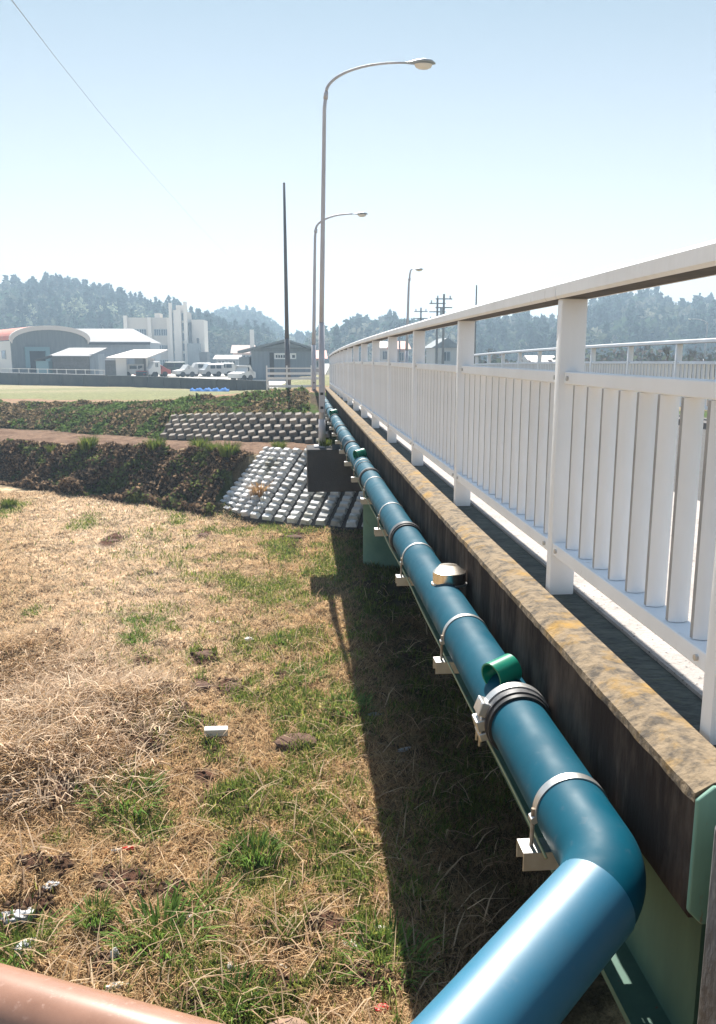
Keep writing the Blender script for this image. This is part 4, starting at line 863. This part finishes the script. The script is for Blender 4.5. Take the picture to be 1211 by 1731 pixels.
# far houses
def house(px0, px1, pye, pyr, Y, wm, rm, label, base=-2.7, ridge='x', name='house', win=2, d=7):
    x0 = pxx(px0, Y); r_ = empty(name, (x0, Y, base)); tag(r_, label, 'house'); w_ = pxx(px1, Y)-x0; ze, zr = at(px0, pye, Y).z-base, at(px0, pyr, Y).z-base
    boxp(r_, 'wall', wm, 0, w_, 0, d, 0, ze)
    if ridge == 'x':
        b = MB(); b.add([(-.4, -.5, ze), (w_+.4, -.5, ze), (w_+.4, d/2, zr), (-.4, d/2, zr), (-.4, d+.5, ze), (w_+.4, d+.5, ze)], [(0, 1, 2, 3), (3, 2, 5, 4), (0, 3, 4), (1, 5, 2), (0, 4, 5, 1)]); b.build('roof', rm, r_)
    else: MB().prism([(-.5, ze), (w_+.5, ze), (w_/2, zr)], -.5, d+.5).build('roof', rm, r_)
    for k in range(win): cx = w_*(k+.5)/win; window(r_, cx-w_*.14, cx+w_*.14, ze*.55, ze*.85, 0, 2)
    return r_
h_ = house(394, 427, 597, 583, 150, M['pinkwall'], M['pinkwall'], 'pinkish house with a small turret behind the gabled shed', win=3); boxp(h_, 'turret', M['offwhite'], 3.0, 3.7, 1, 2, 3, 6.8)
house(365, 402, 607, 600, 118, M['corr_l'], M['roofg'], 'low grey house just right of the parked white vans', ridge='x', win=2)
house(529, 548, 606, 592, 95, M['pinkwall'], M['redroof'], 'small red roofed house between the two lamp poles', win=1)
house(640, 662, 588, 577, 130, M['offwhite'], M['roofw'], 'white house glimpsed through the railing near its far end', win=1, base=-3)
house(735, 775, 588, 571, 110, M['offwhite'], M['corr'], 'grey roofed house behind the twin utility poles', ridge='y', win=1, base=-3)
house(902, 945, 615, 601, 120, M['offwhite'], M['roofw'], 'low house with bright pale roof seen through the railing', ridge='x', base=-4, win=2)
house(668, 690, 590, 576, 120, M['pinkwall'], M['redroof'], 'brownish house seen beside the third street lamp', win=1, base=-3)

# utility poles behind the railing
def upole(px, pyt, Y, label, arm=True, r=.14, base=-3.2):
    p = at(px, pyt, Y); o = empty('utility_pole', (p.x, Y, base)); tag(o, label, 'utility pole', 'utility poles beyond the bridge'); H = p.z-base
    MB().tube([(0, 0, 0), (0, 0, H)], [r, r*.7], 8).build('shaft', M['wood_pole'], o)
    if arm:
        for dz_ in (.5, 1.3): MB().box(-.8, .8, -.06, .06, H-dz_, H-dz_+.1).build('crossarm', M['wood_pole'], o)
        for dx in (-.6, 0, .6): MB().tube([(dx, 0, H-.4), (dx, 0, H-.15)], .07, 6).build('insulator', M['housing'], o)
    return o
upole(751, 497, 80, 'taller right utility pole of the close pair behind the railing'); o = upole(740, 505, 83, 'shorter left utility pole of the close pair, with transformer')
MB().tube([(.5, 0, 10-1.6-.3), (.5, 0, 10-.9)], .25, 10).build('transformer', M['housing'], o).location.z = at(740, 505, 83).z+3.2-10
upole(712, 520, 100, 'small utility pole left of the close pair'); upole(806, 482, 60, 'thin bare pole sticking up over the middle of the handrail', False, .07)
upole(676, 548, 120, 'faint utility pole beside the third street lamp')
p = at(1188, 640, 105); lamp((p.x, 105, -3.3), 0, 2.0, 'street_lamp', 'distant white street lamp curving left, at the right edge', dirx=-1, H=7.6, r=.11)

# vehicles in the yard
def car(px, Y, L_, H_, m, label, cat='car', name='parked_car', rz=0, boxy=False, base=-2.6):
    x = pxx(px, Y); r_ = empty(name, (x, Y, base), rz); tag(r_, label, cat, 'cars parked in the yard'); h = H_; w_ = 1.55
    if boxy: pr = [(-L_/2, .3), (-L_/2, h*.55), (-L_/2+.35, h*.62), (-L_/2+.75, h), (L_/2-.1, h), (L_/2, h*.6), (L_/2, .3)]
    else: pr = [(-L_/2, .3), (-L_/2, h*.5), (-L_/2+.9, h*.62), (-L_/2+1.4, h), (L_/2-1.1, h), (L_/2-.35, h*.65), (L_/2, h*.58), (L_/2, .3)]
    MB().prism(pr, -w_/2, w_/2).build('body', m, r_, bevel=.05)
    xs = (-L_/2+.95, L_/2-.4) if boxy else (-L_/2+1.35, L_/2-1.0)
    for s_ in (-1, 1):
        mid = (xs[0]+xs[1])/2
        for a, c in ((xs[0], mid-.05), (mid+.05, xs[1])): MB().box(a, c, s_*(w_/2+.012)-.01, s_*(w_/2+.012)+.01, h*.64, h*.9).build('window', M['glass'], r_)
        for xw in (-L_/2+.7, L_/2-.7): MB().tube([(xw, s_*(w_/2-.18), .3), (xw, s_*(w_/2+.02), .3)], .3, 12).build('wheel', M['tyre'], r_)
    return r_
car(312, 95, 2.5, 1.35, M['vanwhite'], 'small white car right of the pale tower, leftmost of the white ones', rz=.5)
car(337, 98, 2.6, 1.5, M['vanwhite'], 'white minivan parked second among the white vehicles', 'van', 'parked_van', .35, True)
car(357, 96, 2.6, 1.4, M['carsilver'], 'silver wagon parked right of the white minivan', rz=.4, boxy=True)
car(375, 97, 2.7, 1.5, M['vanwhite'], 'white wagon parked just left of the grey low house', 'van', 'parked_van', .3, True)
car(291, 99, 3.1, 1.6, M['cargreen'], 'dark green truck parked in front of the pale tower', 'truck', 'parked_truck', .1, True)
car(266, 96, 2.6, 1.3, M['carred'], 'brownish red vehicle parked beside the open shed', rz=.4)
car(253, 94, 1.7, 1.7, M['vanwhite'], 'tall white vehicle right beside the open shed wall', 'van', 'parked_van', .9, True)
car(408, 80, 2.2, 1.45, M['vanwhite'], 'white car close to the gabled shed, rightmost in the yard', rz=.8)
car(228, 95, 3.0, 1.4, M['carsilver'], 'silver blue vehicle standing inside the open shed', rz=.1, boxy=True)
car(237, 93.5, 1.2, .7, M['carred'], 'small red machine under the open shed roof', 'machine', 'red_machine')

# yard fence on the wall
yf_ = empty('yard_fence', (pxx(0, 95.6), 95.6, -2.6)); tag(yf_, 'thin pale wire fence in front of the warehouse yard', 'fence')
for k in range(12): p = at(0+16*k, 620, 95.4-1.02*k); MB().box(-.04, .04, -.04, .04, 0, 1.0).build('post', M['offwhite'], yf_).location = (p.x-yf_.location.x, p.y-yf_.location.y, 0)
a = at(0, 620, 95.4); c = at(176, 620, 95.4-11.2)
for z_ in (.5, .95): MB().tube([(0, a.y-95.6, z_), (c.x-yf_.location.x, c.y-95.6, z_)], .03, 5).build('wire', M['offwhite'], yf_)

# ---------------------------------------------------------------- hills and woods
def hill(name, prof, Rr, depth, tree_h, ntree, leaf, nleaf, seed, pal, base=-4, label='', colfun=None):
    xs = np.linspace(prof[0][0], prof[-1][0], 60); ys = np.interp(xs, [p[0] for p in prof], [p[1] for p in prof])
    V = []; rows = 9
    def surf(px, t):           # t 0 foot .. 1 ridge .. 1.6 back
        ry = np.interp(px, [p[0] for p in prof], [p[1] for p in prof]); Yd = Rr-depth+depth*t
        r = np.array([ray(a, 597)[0] for a in np.atleast_1d(px)]); zr = (597-np.atleast_1d(ry))/FPX*Rr*1.0-tree_h*1.2
        zz = np.where(t <= 1, base+(np.maximum(zr, base+1)-base)*np.sin(np.clip(t, 0, 1)*math.pi/2), np.maximum(zr, base+1)-(t-1)*depth*.5)
        return r*Yd, Yd*np.ones_like(r), zz
    for t in np.linspace(0, 1.7, rows):
        x, y, z = surf(xs, np.full_like(xs, t)); V.append(np.stack([x, y, z], 1))
    V = np.concatenate(V); idx = np.arange(rows*60).reshape(rows, 60)
    F = np.stack([idx[:-1, :-1].ravel(), idx[:-1, 1:].ravel(), idx[1:, 1:].ravel(), idx[1:, :-1].ravel()], 1)
    tag(inst(name, npmesh(name, V, F, M['hill'], None, True), (0, 0, 0)), kind='structure')
    px = rng.uniform(prof[0][0], prof[-1][0], ntree); t = rng.random(ntree)**.75*1.03; x, y, z = surf(px, t)
    h = tree_h*(.65+.6*rng.random(ntree)); kind = rng.random(ntree) < (.35+.5*(fbm(px, t*100, 60, seed) > .5)); 
    LP, LC, LS = [], [], []
    for i in range(ntree):
        n = nleaf; q = rng.random(n)
        if kind[i]:
            rad = (1-q)**.8*h[i]*.24*np.sqrt(rng.random(n)); a = rng.random(n)*6.28; P = np.stack([x[i]+rad*np.cos(a), y[i]+rad*np.sin(a), z[i]+h[i]*(.1+.95*q)], 1); c = np.array(pal[0])
        else:
            dv = rng.normal(size=(n, 3)); dv /= np.linalg.norm(dv, axis=1)[:, None]; rr = h[i]*.42*(.5+.5*rng.random(n)**.5)
            P = np.stack([x[i]+dv[:, 0]*rr, y[i]+dv[:, 1]*rr, z[i]+h[i]*.55+dv[:, 2]*rr*.85], 1); c = np.array(pal[1+rng.integers(len(pal)-1)])
        LP.append(P); LC.append(c*(.55+.8*rng.random((n, 1)))*(.8+.4*rng.random()))
    P = np.concatenate(LP); V, F, cc = leafquads(P, leaf, np.concatenate(LC)); tag(inst(name+'_woods', npmesh(name+'_woods', V, F, M['leaf'], cc), (0, 0, 0)), label, 'woods', kind='stuff')
    return surf
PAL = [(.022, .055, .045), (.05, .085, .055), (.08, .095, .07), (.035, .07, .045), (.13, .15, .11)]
prL = [(-160,500),(-60,490),(0,486),(40,482),(70,484),(95,478),(130,484),(165,490),(200,497),(235,505),(262,516),(290,512),(315,526),(345,535),(380,548),(420,575),(455,600)]
sL = hill('left_hill', prL, 300, 85, 10, 1500, .72, 125, 3, PAL, label='dark mixed woods covering the hill behind the left buildings')
prC = [(300,560),(345,536),(370,530),(400,525),(425,526),(445,533),(465,548),(482,566),(510,590),(530,598)]
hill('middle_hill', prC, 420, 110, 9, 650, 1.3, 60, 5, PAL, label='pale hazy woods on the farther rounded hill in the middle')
prR = [(535,600),(555,570),(580,556),(600,545),(615,538),(640,548),(655,530),(680,548),(720,552),(760,538),(800,545),(840,540),(880,530),(915,540),(945,538),(975,525),(1000,512),(1030,503),(1060,500),(1090,494),(1105,492),(1120,506),(1150,512),(1180,505),(1211,506),(1300,498),(1420,500)]
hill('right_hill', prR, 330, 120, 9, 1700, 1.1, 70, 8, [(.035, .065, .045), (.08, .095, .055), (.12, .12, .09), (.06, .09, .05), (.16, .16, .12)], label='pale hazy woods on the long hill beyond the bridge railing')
# conifers that stand out on the left hill
def tree(px, pyt, Yd, zb, h, c, label, kind='conifer', n=260):
    p = at(px, pyt, Yd); o = empty(('conifer_tree' if kind == 'conifer' else 'broadleaf_tree'), (p.x, Yd, p.z-h)); tag(o, label, 'tree', 'trees on the left hill')
    MB().tube([(0, 0, -2), (0, 0, h*.9)], [h*.03, h*.008], 7).build('trunk', M['bark'], o)
    q = rng.random(n); a = rng.random(n)*6.28
    if kind == 'conifer': rad = (1-q)**.75*h*.21*np.sqrt(rng.random(n))+.1; P = np.stack([rad*np.cos(a), rad*np.sin(a), h*(.12+.88*q)], 1)
    else:
        dv = rng.normal(size=(n, 3)); dv /= np.linalg.norm(dv, axis=1)[:, None]; rr = h*.38*(.6+.4*rng.random(n)); lump = 1+.25*np.sin(dv[:, 0]*5+px)*np.cos(dv[:, 2]*6); P = dv*(rr*lump)[:, None]+np.array([0, 0, h*.62])
    V, F, cc = leafquads(P, .5, np.array(c)*(.6+.8*rng.random((n, 1)))); inst('crown', npmesh('crown', V, F, M['leaf'], cc), (0, 0, 0), o)
dk = (.022, .048, .038)
for px, py, h, lb in [(34,476,13,'dark pointed conifer on the ridge, leftmost of the row'),(44,480,11,'dark conifer on the ridge, second from the left'),(56,479,12,'dark conifer on the ridge, third from the left'),(64,482,11,'dark conifer on the ridge, fourth from the left'),
                      (97,471,15,'tallest rounded dark conifer on top of the left hill'),(171,487,12,'pointed conifer on the ridge, left of a close pair'),(184,489,12,'pointed conifer on the ridge, right of the close pair'),(245,503,11,'dark conifer above the left end of the pale building'),(281,508,13,'dark broad conifer just left of the tower top')]:
    tree(px, py, 285, 0, h*1.15, dk, lb)
for px, py, h, lb in [(52,518,9,'pale green round tree low on the left hill'),(107,526,8,'whitish blossoming tree in the middle of the left hill'),(182,511,8,'pale blossoming tree under the pointed pair of conifers'),(128,506,9,'greyish pale tree near the hilltop'),(235,527,7,'pale tree above the roof of the concrete building')]:
    tree(px, py, 235, 0, h, (.26, .29, .20), lb, 'broadleaf', 200)
# bare trees beyond the railing on the right
def bare(px, pyb, pyt, Yd, label, sd_):
    rr = random.Random(sd_); b0 = at(px, pyb, Yd); H = at(px, pyt, Yd).z-b0.z; o = empty('bare_tree', b0-Vector((0, 0, 1.5))); tag(o, label, 'tree', 'bare trees beyond the bridge')
    tr, br = MB(), MB(); lean = rr.uniform(-.25, .25)
    top = Vector((lean*H*.5, 0, 1.5+H*.5)); tr.tube([(0, 0, 0), (lean*H*.2, 0, 1.5+H*.2), top], [H*.05, H*.04, H*.028], 7); tr.build('trunk', M['bark'], o)
    def rec(p, d, l, r, k):
        q = p+d*l; br.tube([p, (p+q)/2+Vector((rr.uniform(-.05, .05)*l, 0, rr.uniform(-.05, .1)*l)), q], [r, r*.8, r*.6], 4, False)
        if k: 
            for _ in range(3): rec(q, (d+Vector((rr.uniform(-.9, .9), rr.uniform(-.6, .6), rr.uniform(-.25, .55)))).normalized(), l*rr.uniform(.6, .85), r*.6, k-1)
    for _ in range(4): rec(top, Vector((rr.uniform(-.9, .9), rr.uniform(-.4, .4), rr.uniform(.3, 1))).normalized(), H*.2, H*.02, 3)
    br.build('branches', M['bark'], o)
bare(1130, 632, 584, 60, 'forked bare tree seen through the right part of the railing', 3); bare(1103, 630, 598, 64, 'small crooked bare tree left of the forked one', 5); bare(1165, 632, 590, 66, 'bare twiggy tree right of the forked one', 8)
bare(1190, 632, 596, 70, 'bare tree at the right edge beyond the railing', 11); bare(830, 612, 588, 80, 'grey bare tree low beyond the middle of the railing', 13); bare(1020, 632, 600, 75, 'faint bare tree beyond the railing right of the near post', 17)
# thicket hiding the foot of the right hill
n = 26000; X = rng.uniform(18, 105, n); Y = rng.uniform(95, 135, n); X = X*Y/120; lump = fbm(X, Y, 7, 141); Z = -4.5+rng.random(n)*5.5*np.clip(lump*2-.5, .15, 1)
cs = np.where(rng.random((n, 1)) > .5, np.array([.10, .08, .07]), np.array([.07, .085, .05]))*(.5+.9*rng.random((n, 1)))
V, F, cc = leafquads(np.stack([X, Y, Z], 1), .35, cs); tag(inst('thicket', npmesh('thicket', V, F, M['leaf'], cc), (0, 0, 0)), 'greyish brown thicket beyond the right railing', 'thicket', kind='stuff')

# ---------------------------------------------------------------- haze
hz = bpy.data.materials.new('haze'); hz.use_nodes = True; nt = hz.node_tree; nt.nodes.clear(); mo = nt.nodes.new('ShaderNodeOutputMaterial'); pv = nt.nodes.new('ShaderNodeVolumePrincipled')
pv.inputs['Color'].default_value = (.60, .80, 1, 1); pv.inputs['Density'].default_value = .00135; pv.inputs['Anisotropy'].default_value = .35; nt.links.new(pv.outputs[0], mo.inputs['Volume'])
ho = MB().box(-1000, 1000, -340, 1600, -60, 36).build('haze', hz); tag(ho, kind='stuff')
